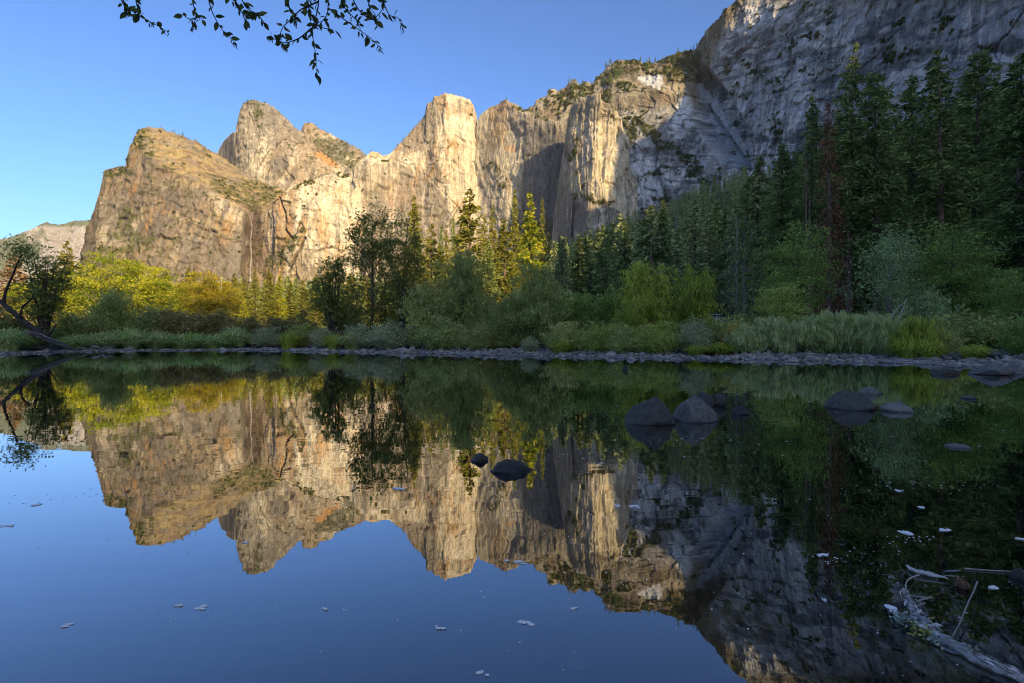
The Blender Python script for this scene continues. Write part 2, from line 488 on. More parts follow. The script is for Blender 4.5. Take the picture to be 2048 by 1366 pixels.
# --- left mountain with the brown upper slope
def c_left(px, py, X, Y, Z, s, cr):
    c = granite(X, Y, Z, s, cr, 0.36, 0.9, 0.10, 0.6)
    c = mixc(c, GREY, ss(0.45, 0.6, fbm(X / 90, Y / 90, Z / 60, 4, 333)) * 0.6)
    c = c * (0.68, 0.67, 0.67) * (0.85 + 0.15 * ss(250, 420, px))[..., None]
    n = N0(px, py, 8)
    up = ss(-6, 14, np.interp(px, [200, 255, 285, 320, 360, 400, 440, 480, 505, 540, 620], [330, 325, 300, 328, 350, 366, 394, 414, 424, 420, 402]) - py + (n - 0.5) * 36)
    st = mixc(np.zeros(px.shape + (3,)) + np.asarray(STRAW), (0.21, 0.15, 0.095), ss(0.42, 0.6, fbm(X / 26, Y / 30, Z / 14, 4, 91)))
    st = mixc(st, GREY, ss(0.52, 0.62, fbm(X / 34, Y / 40, Z / 24, 4, 95)) * 0.7)
    c = c + (st - c) * (up * 0.85)[..., None]
    c = mixc(c, (0.10, 0.072, 0.052), spot(px, py, 512, 480, 22, 74, 0, fbm(px / 5, py / 50, 0, 3, 12), 0.5) * 0.95)
    c = mixc(c, GREY, spot(px, py, 475, 505, 20, 48, 10, n) * 0.8)
    so = fbm(px / 5, py / 22, 0, 4, 168)
    for a in ((330, 412, 22, 22, 0), (265, 375, 18, 22, 0), (300, 440, 14, 30, 0), (455, 450, 20, 30, 0)):
        c = mixc(c, ORANGE, spot(px, py, *a, n=so, k=1.0) * 0.4 * ss(0.42, 0.62, so))
    v = np.zeros(px.shape)
    for a in ((470, 388, 45, 18, 28), (540, 385, 55, 16, 5), (510, 405, 45, 16, 12), (270, 478, 52, 14, 8), (250, 440, 20, 22, 40), (310, 312, 14, 9, 0), (285, 275, 22, 30, 60), (240, 345, 26, 12, 0), (240, 500, 40, 10, 5), (255, 320, 10, 16, 0), (300, 495, 30, 10, 20), (350, 345, 22, 5, 25), (385, 385, 18, 5, 25)):
        v = np.maximum(v, spot(px, py, *a, n=n, k=0.8))
    v = np.maximum(v, ss(0.62, 0.72, fbm(px / 9, py / 6, 4, 4, 31)) * 0.8)
    return brush(c, v, X, Y, Z, s)
mountain("mountain", "sunlit brown mountain left of the waterfall with a sloping scrubby top",
         [[(160, 530, 2280), (166, 492, 2210), (172, 470, 2150), (188, 420, 2100), (200, 372, 2080), (208, 343, 2060), (228, 335, 2060), (252, 332, 2060), (262, 312, 2080), (272, 280, 2100), (285, 262, 2120), (300, 252, 2150), (320, 256, 2180), (350, 267, 2220), (400, 286, 2280), (430, 305, 2320), (470, 331, 2350), (500, 352, 2350), (540, 372, 2330), (570, 383, 2300), (620, 400, 2280)],
          [(160, 534, 2240), (200, 392, 2010), (250, 352, 2010), (285, 300, 2030), (320, 332, 2000), (360, 352, 1990), (400, 367, 1985), (440, 396, 1975), (480, 416, 1975), (490, 424, 1985), (505, 427, 2035), (535, 424, 2050), (570, 408, 2150), (620, 404, 2270)],
          [(160, 580, 2120), (200, 580, 1890), (300, 580, 1840), (450, 580, 1880), (484, 580, 1900), (494, 580, 2000), (530, 580, 2020), (620, 580, 2060)]],
         [70, 130], 1.0, c_left, seed=21, amp=1.05, smooth=3)

# --- shaded slab behind, dome, ridge behind the dome
def c_dome(px, py, X, Y, Z, s, cr):
    c = granite(X, Y, Z, s, cr, 0.42, 0.9, 0.05, 0.6) * 0.86
    n = N0(px, py, 15)
    c = mixc(c, GREY, spot(px, py, 560, 240, 60, 60, 40, n) * 0.55)
    c = mixc(c, ORANGE, spot(px, py, 655, 322, 30, 7, 33, fbm(px / 4, py / 4, 0, 4, 169), 0.9) * 0.75)
    v = np.maximum(spot(px, py, 512, 206, 26, 8, 0, n, 0.8), spot(px, py, 518, 235, 10, 22, 0, n, 0.9))
    v = np.maximum(v, ss(0.66, 0.74, fbm(px / 7, py / 6, 4, 4, 41)) * 0.7)
    return brush(c, v, X, Y, Z, s)
mountain("mountain", "narrow slab in shadow tucked behind the left side of the dome",
         [[(428, 330, 3560), (433, 308, 3520), (440, 294, 3490), (446, 284, 3400), (454, 275, 3220), (466, 265, 2980), (482, 258, 2850)],
          [(428, 380, 3540), (440, 380, 3480), (446, 380, 3390), (466, 380, 2970), (482, 380, 2840)]], [60], 1.0, c_dome, seed=33, amp=0.25, jag=1.2, smooth=1)
mountain("mountain", "tall pale granite dome behind the waterfall gap",
         [[(462, 350, 2900), (467, 330, 2800), (470, 290, 2740), (474, 250, 2720), (480, 220, 2700), (488, 206, 2700), (500, 201, 2700), (515, 201, 2700), (530, 205, 2700), (545, 213, 2710), (560, 225, 2720), (575, 239, 2730), (590, 254, 2740), (604, 265, 2760), (620, 282, 2780), (640, 301, 2800), (665, 320, 2820), (690, 334, 2850), (715, 350, 2900)],
          [(462, 375, 2860), (470, 340, 2660), (500, 320, 2600), (540, 330, 2590), (600, 350, 2640), (650, 360, 2720), (715, 372, 2840)],
          [(462, 430, 2820), (520, 430, 2550), (600, 430, 2550), (715, 430, 2740)]],
         [100, 50], 0.8, c_dome, seed=37, amp=0.95, jag=1.8, smooth=3)
def c_back(px, py, X, Y, Z, s, cr):
    c = granite(X, Y, Z, s, cr, 0.2, 0.7, 0.1, 0.5) * 0.8
    n = N0(px, py, 18)
    lim = np.interp(px, [600, 640, 680, 720, 745], [276, 274, 296, 308, 318])
    v = ss(-4, 8, py - lim + (n - 0.5) * 20)
    v = np.maximum(v, ss(0.52, 0.62, fbm(px / 6, py / 5, 4, 4, 43)))
    return brush(c, v, X, Y, Z, s)
mountain("mountain", "scrub covered ridge sloping down behind the dome",
         [[(598, 290, 3300), (603, 258, 3300), (609, 247, 3300), (622, 246, 3300), (640, 258, 3280), (660, 265, 3260), (680, 278, 3240), (700, 289, 3220), (720, 300, 3200), (735, 310, 3200), (760, 330, 3200)],
          [(598, 420, 2960), (760, 420, 2900)]], [90], 0.9, c_back, seed=39, amp=1.0, jag=2.0)

# --- wall right of the waterfall and the pale spire
CRACKS = [([(563, 398), (566, 412), (573, 430), (575, 462), (590, 482)], 1.5, 26), ([(596, 470), (603, 445), (612, 460)], 1.2, 6), ([(612, 478), (598, 510), (578, 545)], 2.6, 20),
          ([(590, 376), (560, 392)], 2, 10), ([(790, 322), (850, 352), (900, 398), (930, 430), (955, 472)], 2.0, 5)]
def carve_spire(px, py, X, Z):
    d = 0
    for pts, w, dep in CRACKS:
        d = d - dep * ss(w * 1.6, w * 0.4, pl_dist(px, py, pts))
    d = d - 12 * spot(px, py, 553, 505, 18, 26, 0, N0(px, py, 71))          # hollow beside the fall
    d = d + 9 * ss(0, 18, px - 720) * ss(0, 30, py - np.interp(px, [720, 790, 850, 900, 955], [318, 322, 352, 398, 472]))
    return d
def c_spire(px, py, X, Y, Z, s, cr):
    c = granite(X, Y, Z, s, cr, 0.66, 0.5, 0.26, 0.3)
    n = N0(px, py, 22)
    stv = fbm(px / 4.5, py / 60, 0, 3, 66)
    sl = ss(-4, 10, py - np.interp(px, [720, 790, 850, 900, 955], [322, 322, 352, 398, 472]) + (n - .5) * 14) * ss(690, 740, px)
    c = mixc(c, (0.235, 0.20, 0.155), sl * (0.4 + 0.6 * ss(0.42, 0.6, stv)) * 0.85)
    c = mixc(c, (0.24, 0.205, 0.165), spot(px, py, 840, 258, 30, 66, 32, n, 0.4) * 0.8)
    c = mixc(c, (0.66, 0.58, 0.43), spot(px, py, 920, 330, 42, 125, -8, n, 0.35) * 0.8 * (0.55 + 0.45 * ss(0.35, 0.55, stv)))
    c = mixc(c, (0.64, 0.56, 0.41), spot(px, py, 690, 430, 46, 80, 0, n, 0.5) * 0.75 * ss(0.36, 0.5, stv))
    for a in ((893, 245, 7, 40, 4), (940, 225, 10, 22, 0), (905, 290, 16, 14, 20), (868, 300, 8, 50, 10), (920, 410, 16, 14, 0), (680, 392, 22, 18, 0), (562, 410, 14, 18, 0), (900, 345, 10, 30, 0), (720, 455, 14, 14, 0), (640, 440, 10, 26, 0)):
        c = mixc(c, ORANGE, spot(px, py, *a, n=fbm(px / 5, py / 26, 0, 4, 68), k=1.0) * 0.5 * ss(0.38, 0.6, fbm(px / 4, py / 14, 0, 3, 167)))
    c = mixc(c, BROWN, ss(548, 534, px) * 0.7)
    c = mixc(c, DARK, spot(px, py, 560, 505, 20, 20, 0, n) * 0.4)
    for pts, w, dep in CRACKS[:3]:
        c = mixc(c, DARK, ss(w * 1.3, w * 0.5, pl_dist(px, py, pts)) * 0.8)
    v = np.zeros(px.shape)
    for a in ((598, 478, 10, 20, 30), (580, 500, 12, 24, 30), (555, 520, 22, 14, 0), (640, 350, 20, 5, 0), (690, 350, 14, 6, 0), (610, 372, 22, 6, -25)):
        v = np.maximum(v, spot(px, py, *a, n=n, k=0.9))
    v = np.maximum(v, ss(0.70, 0.78, fbm(px / 6, py / 6, 4, 4, 47)) * 0.6)
    return brush(c, v, X, Y, Z, s)
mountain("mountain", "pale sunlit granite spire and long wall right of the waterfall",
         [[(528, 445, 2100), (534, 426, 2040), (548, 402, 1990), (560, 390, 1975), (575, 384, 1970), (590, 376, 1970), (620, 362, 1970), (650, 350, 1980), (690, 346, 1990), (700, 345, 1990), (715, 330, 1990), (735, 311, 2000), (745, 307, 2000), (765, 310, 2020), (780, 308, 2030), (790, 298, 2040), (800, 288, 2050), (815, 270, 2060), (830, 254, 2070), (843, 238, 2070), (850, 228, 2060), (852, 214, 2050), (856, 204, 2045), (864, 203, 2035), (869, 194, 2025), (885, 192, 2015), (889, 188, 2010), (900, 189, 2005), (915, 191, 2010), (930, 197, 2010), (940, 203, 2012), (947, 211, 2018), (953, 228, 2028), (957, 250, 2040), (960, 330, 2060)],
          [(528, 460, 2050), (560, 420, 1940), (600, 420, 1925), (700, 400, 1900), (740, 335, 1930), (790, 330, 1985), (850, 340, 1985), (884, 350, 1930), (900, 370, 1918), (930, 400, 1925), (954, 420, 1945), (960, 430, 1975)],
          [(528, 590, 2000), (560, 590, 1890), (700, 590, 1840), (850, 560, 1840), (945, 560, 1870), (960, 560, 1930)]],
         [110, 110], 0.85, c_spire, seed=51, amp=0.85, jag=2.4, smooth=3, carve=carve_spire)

# --- alcove wall between spire and tower
def c_alc(px, py, X, Y, Z, s, cr):
    c = granite(X, Y, Z, s, cr, 0.64, 0.6, 0.10, 0.4)
    n = N0(px, py, 25)
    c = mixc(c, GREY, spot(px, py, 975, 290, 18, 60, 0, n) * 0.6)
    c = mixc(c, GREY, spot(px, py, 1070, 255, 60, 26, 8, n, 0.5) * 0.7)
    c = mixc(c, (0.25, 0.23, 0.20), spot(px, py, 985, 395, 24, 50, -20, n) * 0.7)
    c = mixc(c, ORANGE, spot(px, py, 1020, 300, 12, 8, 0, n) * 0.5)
    c = mixc(c, (0.115, 0.115, 0.118), ss(1030, 1050, px + (n - .5) * 20) * ss(240, 275, py) * 0.75)  # right part painted darker to deepen the tower's shadow
    v = np.zeros(px.shape)
    for a in ((990, 340, 18, 8, 50), (1005, 365, 10, 16, 30), (1060, 222, 40, 7, 8), (1095, 235, 20, 8, 0)):
        v = np.maximum(v, spot(px, py, *a, n=n, k=0.8))
    v = np.maximum(v, ss(432, 452, py) * ss(1010, 1040, px))
    return brush(c, v, X, Y, Z, s)
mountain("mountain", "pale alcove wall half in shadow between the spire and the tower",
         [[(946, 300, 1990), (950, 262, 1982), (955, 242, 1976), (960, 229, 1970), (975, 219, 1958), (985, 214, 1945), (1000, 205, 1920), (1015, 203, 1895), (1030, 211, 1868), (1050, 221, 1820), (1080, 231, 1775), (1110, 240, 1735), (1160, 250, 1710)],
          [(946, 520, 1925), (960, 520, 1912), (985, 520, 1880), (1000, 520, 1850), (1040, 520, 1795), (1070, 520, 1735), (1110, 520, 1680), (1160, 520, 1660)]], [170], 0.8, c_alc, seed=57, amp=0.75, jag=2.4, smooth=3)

# --- right massif, running toward the viewer
def carve_massif(px, py, X, Z):
    d = -70 * spot(px, py, 1440, 235, 38, 120, -28)                    # pale gully chute
    d = d - 25 * ss(6, 1, pl_dist(px, py, [(1395, 200), (1440, 270), (1480, 330)]))
    d = d + 30 * spot(px, py, 1380, 320, 60, 90, 0)
    return d
def c_massif(px, py, X, Y, Z, s, cr):
    c = granite(X, Y, Z, s, cr, 0.35, 0.55, 0.04, 0.5)
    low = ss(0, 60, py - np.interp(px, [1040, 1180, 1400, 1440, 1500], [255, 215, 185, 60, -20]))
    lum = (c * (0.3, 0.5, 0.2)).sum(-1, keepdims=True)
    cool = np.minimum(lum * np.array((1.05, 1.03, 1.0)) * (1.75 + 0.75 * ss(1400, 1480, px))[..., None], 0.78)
    c = c * 0.55 + (cool - c * 0.55) * (0.9 * low)[..., None]  # shaded face lightened in its colour to make up for weak sky fill
    n = N0(px, py, 27)
    t = np.clip((px - 1420) / 200, 0, 1)
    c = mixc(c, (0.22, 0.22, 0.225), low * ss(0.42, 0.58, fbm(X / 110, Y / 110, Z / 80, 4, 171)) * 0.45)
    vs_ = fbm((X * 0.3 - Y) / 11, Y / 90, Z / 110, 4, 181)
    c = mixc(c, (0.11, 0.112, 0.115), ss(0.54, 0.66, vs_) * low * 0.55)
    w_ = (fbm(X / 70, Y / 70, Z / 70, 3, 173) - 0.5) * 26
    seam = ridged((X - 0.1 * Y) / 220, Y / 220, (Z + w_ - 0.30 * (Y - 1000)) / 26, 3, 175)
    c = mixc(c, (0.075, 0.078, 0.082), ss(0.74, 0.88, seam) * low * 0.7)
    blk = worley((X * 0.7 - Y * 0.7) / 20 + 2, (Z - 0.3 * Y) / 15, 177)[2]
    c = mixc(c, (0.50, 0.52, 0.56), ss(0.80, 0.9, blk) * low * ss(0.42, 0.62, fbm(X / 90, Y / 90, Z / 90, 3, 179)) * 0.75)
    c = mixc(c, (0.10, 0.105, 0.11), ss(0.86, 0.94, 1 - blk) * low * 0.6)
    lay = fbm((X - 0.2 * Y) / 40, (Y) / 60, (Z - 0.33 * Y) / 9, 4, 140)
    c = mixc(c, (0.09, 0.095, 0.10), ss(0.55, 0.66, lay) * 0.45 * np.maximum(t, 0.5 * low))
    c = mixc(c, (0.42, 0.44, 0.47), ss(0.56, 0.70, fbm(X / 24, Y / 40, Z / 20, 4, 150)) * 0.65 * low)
    for a in ((1300, 355, 42, 55, 0), (1370, 225, 16, 34, 0), (1430, 240, 16, 80, -30), (1480, 300, 30, 30, -30), (1310, 165, 26, 14, 15)):
        c = mixc(c, (0.62, 0.64, 0.67), spot(px, py, *a, n=fbm(px / 7, py / 26, 0, 4, 69), k=0.7) * 0.7)
    v = np.zeros(px.shape)
    for a in ((1350, 300, 60, 10, 25), (1300, 260, 50, 10, 30), (1330, 345, 30, 8, -10), (1270, 130, 50, 12, 0), (1360, 120, 50, 14, -10), (1215, 200, 20, 20, 40), (1150, 200, 40, 22, 0), (1340, 140, 30, 8, 0), (1270, 250, 20, 40, 20), (1400, 350, 30, 10, -10), (1230, 150, 40, 16, -30), (1300, 145, 60, 6, 0), (1180, 180, 16, 30, 0), (1370, 150, 24, 14, 0), (1260, 175, 30, 8, 10)):
        v = np.maximum(v, spot(px, py, *a, n=n, k=0.9))
    v = np.maximum(v, ss(0.60, 0.72, fbm((X - .2 * Y) / 60, Y / 60, (Z - 0.3 * Y) / 22, 4, 48)) * 0.75)
    return brush(c, v, X, Y, Z, s)
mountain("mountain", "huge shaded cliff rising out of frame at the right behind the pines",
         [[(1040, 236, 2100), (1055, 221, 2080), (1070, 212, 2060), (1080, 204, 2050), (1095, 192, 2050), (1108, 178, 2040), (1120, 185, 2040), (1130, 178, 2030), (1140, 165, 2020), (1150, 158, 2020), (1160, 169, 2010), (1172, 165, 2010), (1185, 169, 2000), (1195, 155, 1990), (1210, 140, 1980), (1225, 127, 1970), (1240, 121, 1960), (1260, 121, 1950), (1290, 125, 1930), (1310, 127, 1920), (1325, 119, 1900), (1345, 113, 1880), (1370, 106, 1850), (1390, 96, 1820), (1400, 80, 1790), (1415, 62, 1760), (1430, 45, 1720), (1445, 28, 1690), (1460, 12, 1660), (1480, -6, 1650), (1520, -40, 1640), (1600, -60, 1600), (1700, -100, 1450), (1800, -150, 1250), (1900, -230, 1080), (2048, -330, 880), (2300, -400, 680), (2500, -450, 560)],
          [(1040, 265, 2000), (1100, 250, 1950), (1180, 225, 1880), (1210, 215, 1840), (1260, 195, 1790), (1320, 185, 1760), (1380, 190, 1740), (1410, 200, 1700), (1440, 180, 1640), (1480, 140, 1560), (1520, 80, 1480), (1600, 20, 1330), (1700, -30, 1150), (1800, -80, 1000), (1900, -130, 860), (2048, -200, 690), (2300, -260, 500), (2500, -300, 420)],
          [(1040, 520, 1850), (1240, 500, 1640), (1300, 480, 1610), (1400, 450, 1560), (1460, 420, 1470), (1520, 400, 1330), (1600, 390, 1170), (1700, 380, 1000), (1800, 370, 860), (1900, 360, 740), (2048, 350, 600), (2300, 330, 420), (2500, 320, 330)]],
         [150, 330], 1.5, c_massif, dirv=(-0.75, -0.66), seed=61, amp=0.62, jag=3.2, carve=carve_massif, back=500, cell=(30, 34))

# --- tower
def carve_tower(px, py, X, Z):
    d = (ridged(px / 20, py / 260, 0, 3, 71) - 0.5) * 58
    d = d - 25 * ss(5, 1.5, pl_dist(px, py, [(1150, 400), (1146, 440), (1140, 475)]))
    return d
def c_tower(px, py, X, Y, Z, s, cr):
    c = granite(X, Y, Z, s, cr, 0.95, 0.5, 0.04, 0.45)
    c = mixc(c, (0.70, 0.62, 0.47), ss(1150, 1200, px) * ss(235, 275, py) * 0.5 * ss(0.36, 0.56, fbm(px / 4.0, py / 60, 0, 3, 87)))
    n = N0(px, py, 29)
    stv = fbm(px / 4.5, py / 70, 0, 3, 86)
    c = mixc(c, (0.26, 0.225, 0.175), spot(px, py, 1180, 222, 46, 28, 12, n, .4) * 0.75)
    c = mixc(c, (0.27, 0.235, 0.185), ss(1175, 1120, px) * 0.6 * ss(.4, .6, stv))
    v = np.zeros(px.shape)
    for a in ((1180, 400, 40, 7, 12), (1148, 300, 7, 24, 10), (1135, 320, 8, 10, 0), (1150, 350, 8, 8, 0), (1160, 375, 10, 6, 0), (1205, 405, 18, 6, 0), (1225, 212, 14, 10, 40)):
        v = np.maximum(v, spot(px, py, *a, n=n, k=0.9))
    return brush(c, v, X, Y, Z, s)
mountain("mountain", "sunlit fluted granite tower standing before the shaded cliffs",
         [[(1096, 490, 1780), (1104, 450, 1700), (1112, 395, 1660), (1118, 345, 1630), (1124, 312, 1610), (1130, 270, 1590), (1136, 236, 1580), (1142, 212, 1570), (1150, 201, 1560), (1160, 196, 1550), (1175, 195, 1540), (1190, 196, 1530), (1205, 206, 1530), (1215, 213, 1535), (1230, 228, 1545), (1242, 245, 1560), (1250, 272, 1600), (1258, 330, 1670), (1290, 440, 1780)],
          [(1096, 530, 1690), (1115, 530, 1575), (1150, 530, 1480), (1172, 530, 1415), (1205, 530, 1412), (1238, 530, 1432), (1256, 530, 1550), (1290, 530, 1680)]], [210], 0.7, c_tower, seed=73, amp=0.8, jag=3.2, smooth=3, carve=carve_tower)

# --- unseen valley side behind the viewer, its crest shaped to cast the shadows
q = np.concatenate((np.arange(-1600, 0, 25.0), np.arange(0, 200, 5.0), np.arange(200, 2300, 25.0)))
Zr = np.interp(q, [-1600, -12, 40, 70, 86, 95, 112, 150, 425, 536, 700, 848, 960, 980, 1000, 1335, 2000, 2300], [290, 285, 287, 284, 277, 281, 306, 352, 545, 660, 800, 935, 990, 1130, 1190, 1364, 1450, 1450])
Zr = Zr + (fbm(q / 40, 0 * q, 0, 4, 99) - 0.5) * 26 * ss(60, 200, np.abs(q - 60))
wv = np.array([-1500, -1200, -950, -800, -700, -640, -600, -570, -520, -450, -360, -260.0])
hv = np.array([0, .25, .55, .75, .9, .97, 1, .94, .75, .5, .25, -0.05])
ca, sa = math.cos(_a), math.sin(_a)
hx = -sa * wv[:, None] + ca * q[None, :]
hy = ca * wv[:, None] + sa * q[None, :]
hz = hv[:, None] * Zr[None, :] + (fbm(hx / 80, hy / 80, 0, 3, 4) - 0.5) * 30 * (wv[:, None] != -600)
hc = np.zeros(hx.shape + (3,)) + (0.07, 0.075, 0.05)
me = make_mesh("shade_hills", np.stack((hx, hy, hz), -1), grid_quads(*hx.shape), mats=[M_ROCK], smooth=True, col=hc)
tag(link("shade_hills", me), "unseen valley side, its crest shaped to keep the river bank in shade", "hill", kind="structure")

# ------------------------------------------------------------------ plant builders
def rot_to(d):
    return d / np.maximum(np.linalg.norm(d, axis=-1, keepdims=True), 1e-6)

def leaf_quads(rng, C, D, L, Wd):
    n = len(C)
    D = rot_to(D)
    R = rng.normal(size=(n, 3))
    E = rot_to(np.cross(D, R))
    L = np.broadcast_to(np.asarray(L, float), (n,))[:, None]; Wd = np.broadcast_to(np.asarray(Wd, float), (n,))[:, None]
    V = np.stack((C - D * L / 2, C + E * Wd / 2, C + D * L / 2, C - E * Wd / 2), 1)
    return V.reshape(-1, 3), np.arange(4 * n).reshape(-1, 4)

def tube(path, rad, k=6):
    path = np.asarray(path, float); n = len(path)
    rad = np.interp(np.linspace(0, 1, n), np.linspace(0, 1, len(rad)), rad)
    T = rot_to(np.gradient(path, axis=0))
    up = np.where(np.abs(T[:, 2:3]) > 0.9, [[1.0, 0, 0]], [[0, 0, 1.0]])
    A = rot_to(np.cross(T, up)); B = np.cross(T, A)
    th = np.arange(k) / k * 2 * np.pi
    V = path[:, None] + rad[:, None, None] * (A[:, None] * np.cos(th)[None, :, None] + B[:, None] * np.sin(th)[None, :, None])
    V = np.concatenate((V.reshape(-1, 3), path[-1:] + T[-1:] * rad[-1]))
    Q = grid_quads(n, k, wrap=True)
    Tr = np.stack((np.arange(k) + (n - 1) * k, (np.arange(k) + 1) % k + (n - 1) * k, np.full(k, n * k)), -1)
    return V, Q, Tr

def smooth_path(pts, n=12):
    pts = np.asarray(pts, float)
    t = np.linspace(0, len(pts) - 1, n)
    out = np.stack([np.interp(t, np.arange(len(pts)), pts[:, i]) for i in range(3)], -1)
    for _ in range(2):
        out[1:-1] = (out[:-2] + 2 * out[1:-1] + out[2:]) / 4
    return out

class MB:
    def __init__(s): s.V, s.Q, s.T, s.t, s.qm, s.tm, s.n = [], [], [], [], [], [], 0
    def add(s, V, Q=None, T=None, tint=0.5, m=0):
        V = np.asarray(V, float)
        if Q is not None and len(Q): s.Q.append(np.asarray(Q) + s.n); s.qm.append(np.full(len(Q), m))
        if T is not None and len(T): s.T.append(np.asarray(T) + s.n); s.tm.append(np.full(len(T), m))
        s.V.append(V); s.t.append(np.broadcast_to(np.asarray(tint, float), (len(V),))); s.n += len(V)
        return s
    def tube(s, path, rad, k=6, tint=0.5, m=0):
        return s.add(*tube(path, rad, k), tint=tint, m=m)
    def mesh(s, name, mats, smooth=False):
        c = lambda a: np.concatenate(a) if a else None
        return make_mesh(name, c(s.V), c(s.Q), c(s.T), c(s.qm), c(s.tm), mats, smooth, tint=c(s.t))

BARK_DARK = simple_mat("dark_bark", (0.022, 0.019, 0.017), (0.062, 0.052, 0.045), (9, 9, 3), 0.95, 0.6, 0.03)
BARK = simple_mat("bark", (0.045, 0.036, 0.028), (0.17, 0.14, 0.11), (9, 9, 2), 0.95, 0.6, 0.03)
BARK_PINE = simple_mat("pine_bark", (0.05, 0.035, 0.026), (0.26, 0.18, 0.13), (4, 4, 1.2), 0.95, 0.6, 0.05)
BARK_PALE = simple_mat("pale_bark", (0.22, 0.20, 0.17), (0.42, 0.39, 0.35), (8, 8, 3), 0.9, 0.4, 0.02)
DEADWOOD = simple_mat("weathered_wood", (0.12, 0.11, 0.10), (0.28, 0.265, 0.25), (14, 14, 3), 0.9, 0.5, 0.02)
DRIFT = simple_mat("driftwood", (0.045, 0.038, 0.034), (0.16, 0.145, 0.135), (9, 9, 5), 0.85, 0.6, 0.03)
L_WILLOW = leaf_mat("willow_leaves", (0.105, 0.116, 0.033), (0.224, 0.232, 0.071))
L_WDARK = leaf_mat("dark_willow_leaves", (0.081, 0.097, 0.032), (0.182, 0.196, 0.063))
L_WGREY = leaf_mat("grey_willow_leaves", (0.106, 0.122, 0.060), (0.206, 0.225, 0.119))
L_WPALE = leaf_mat("pale_willow_leaves", (0.132, 0.171, 0.056), (0.271, 0.310, 0.109))
L_YGREEN = leaf_mat("yellow_green_leaves", (0.082, 0.108, 0.018), (0.190, 0.215, 0.036))
L_GREEN = leaf_mat("fresh_green_leaves", (0.090, 0.128, 0.026), (0.187, 0.232, 0.054))
L_BROWN = leaf_mat("reddish_brown_leaves", (0.060, 0.054, 0.022), (0.150, 0.120, 0.045))
L_ALDER = leaf_mat("alder_leaves", (0.044, 0.055, 0.015), (0.105, 0.114, 0.031))
L_OAK = leaf_mat("golden_oak_leaves", (0.052, 0.078, 0.009), (0.200, 0.192, 0.020), 0.4)
L_AMBER = leaf_mat("amber_oak_leaves", (0.062, 0.064, 0.009), (0.215, 0.160, 0.018), 0.4)
L_ASPEN = leaf_mat("grey_green_leaves", (0.072, 0.100, 0.042), (0.152, 0.188, 0.084))
L_DECID = leaf_mat("deep_green_leaves", (0.052, 0.082, 0.019), (0.117, 0.158, 0.037))
L_PINE = leaf_mat("pine_needles", (0.034, 0.050, 0.017), (0.105, 0.126, 0.042), 0.2)
L_PINEL = leaf_mat("light_pine_needles", (0.040, 0.048, 0.010), (0.112, 0.106, 0.021), 0.3)
L_FIR = leaf_mat("fir_needles", (0.032, 0.050, 0.019), (0.100, 0.122, 0.046), 0.2)
L_DEAD = leaf_mat("dead_needles", (0.044, 0.022, 0.013), (0.120, 0.064, 0.036), 0.2)
L_SEDGE = leaf_mat("sedge_blades", (0.116, 0.174, 0.038), (0.348, 0.415, 0.101), 0.35)
L_SEDGEB = leaf_mat("bright_sedge_blades", (0.088, 0.125, 0.016), (0.213, 0.250, 0.040), 0.35)
L_RUST = leaf_mat("rusty_needles", (0.075, 0.050, 0.028), (0.170, 0.110, 0.060), 0.3)
L_SCRUB = leaf_mat("cliff_scrub", (0.018, 0.022, 0.007), (0.055, 0.057, 0.016), 0.2)
L_GOLD = leaf_mat("golden_scrub", (0.145, 0.111, 0.025), (0.357, 0.255, 0.060), 0.3)

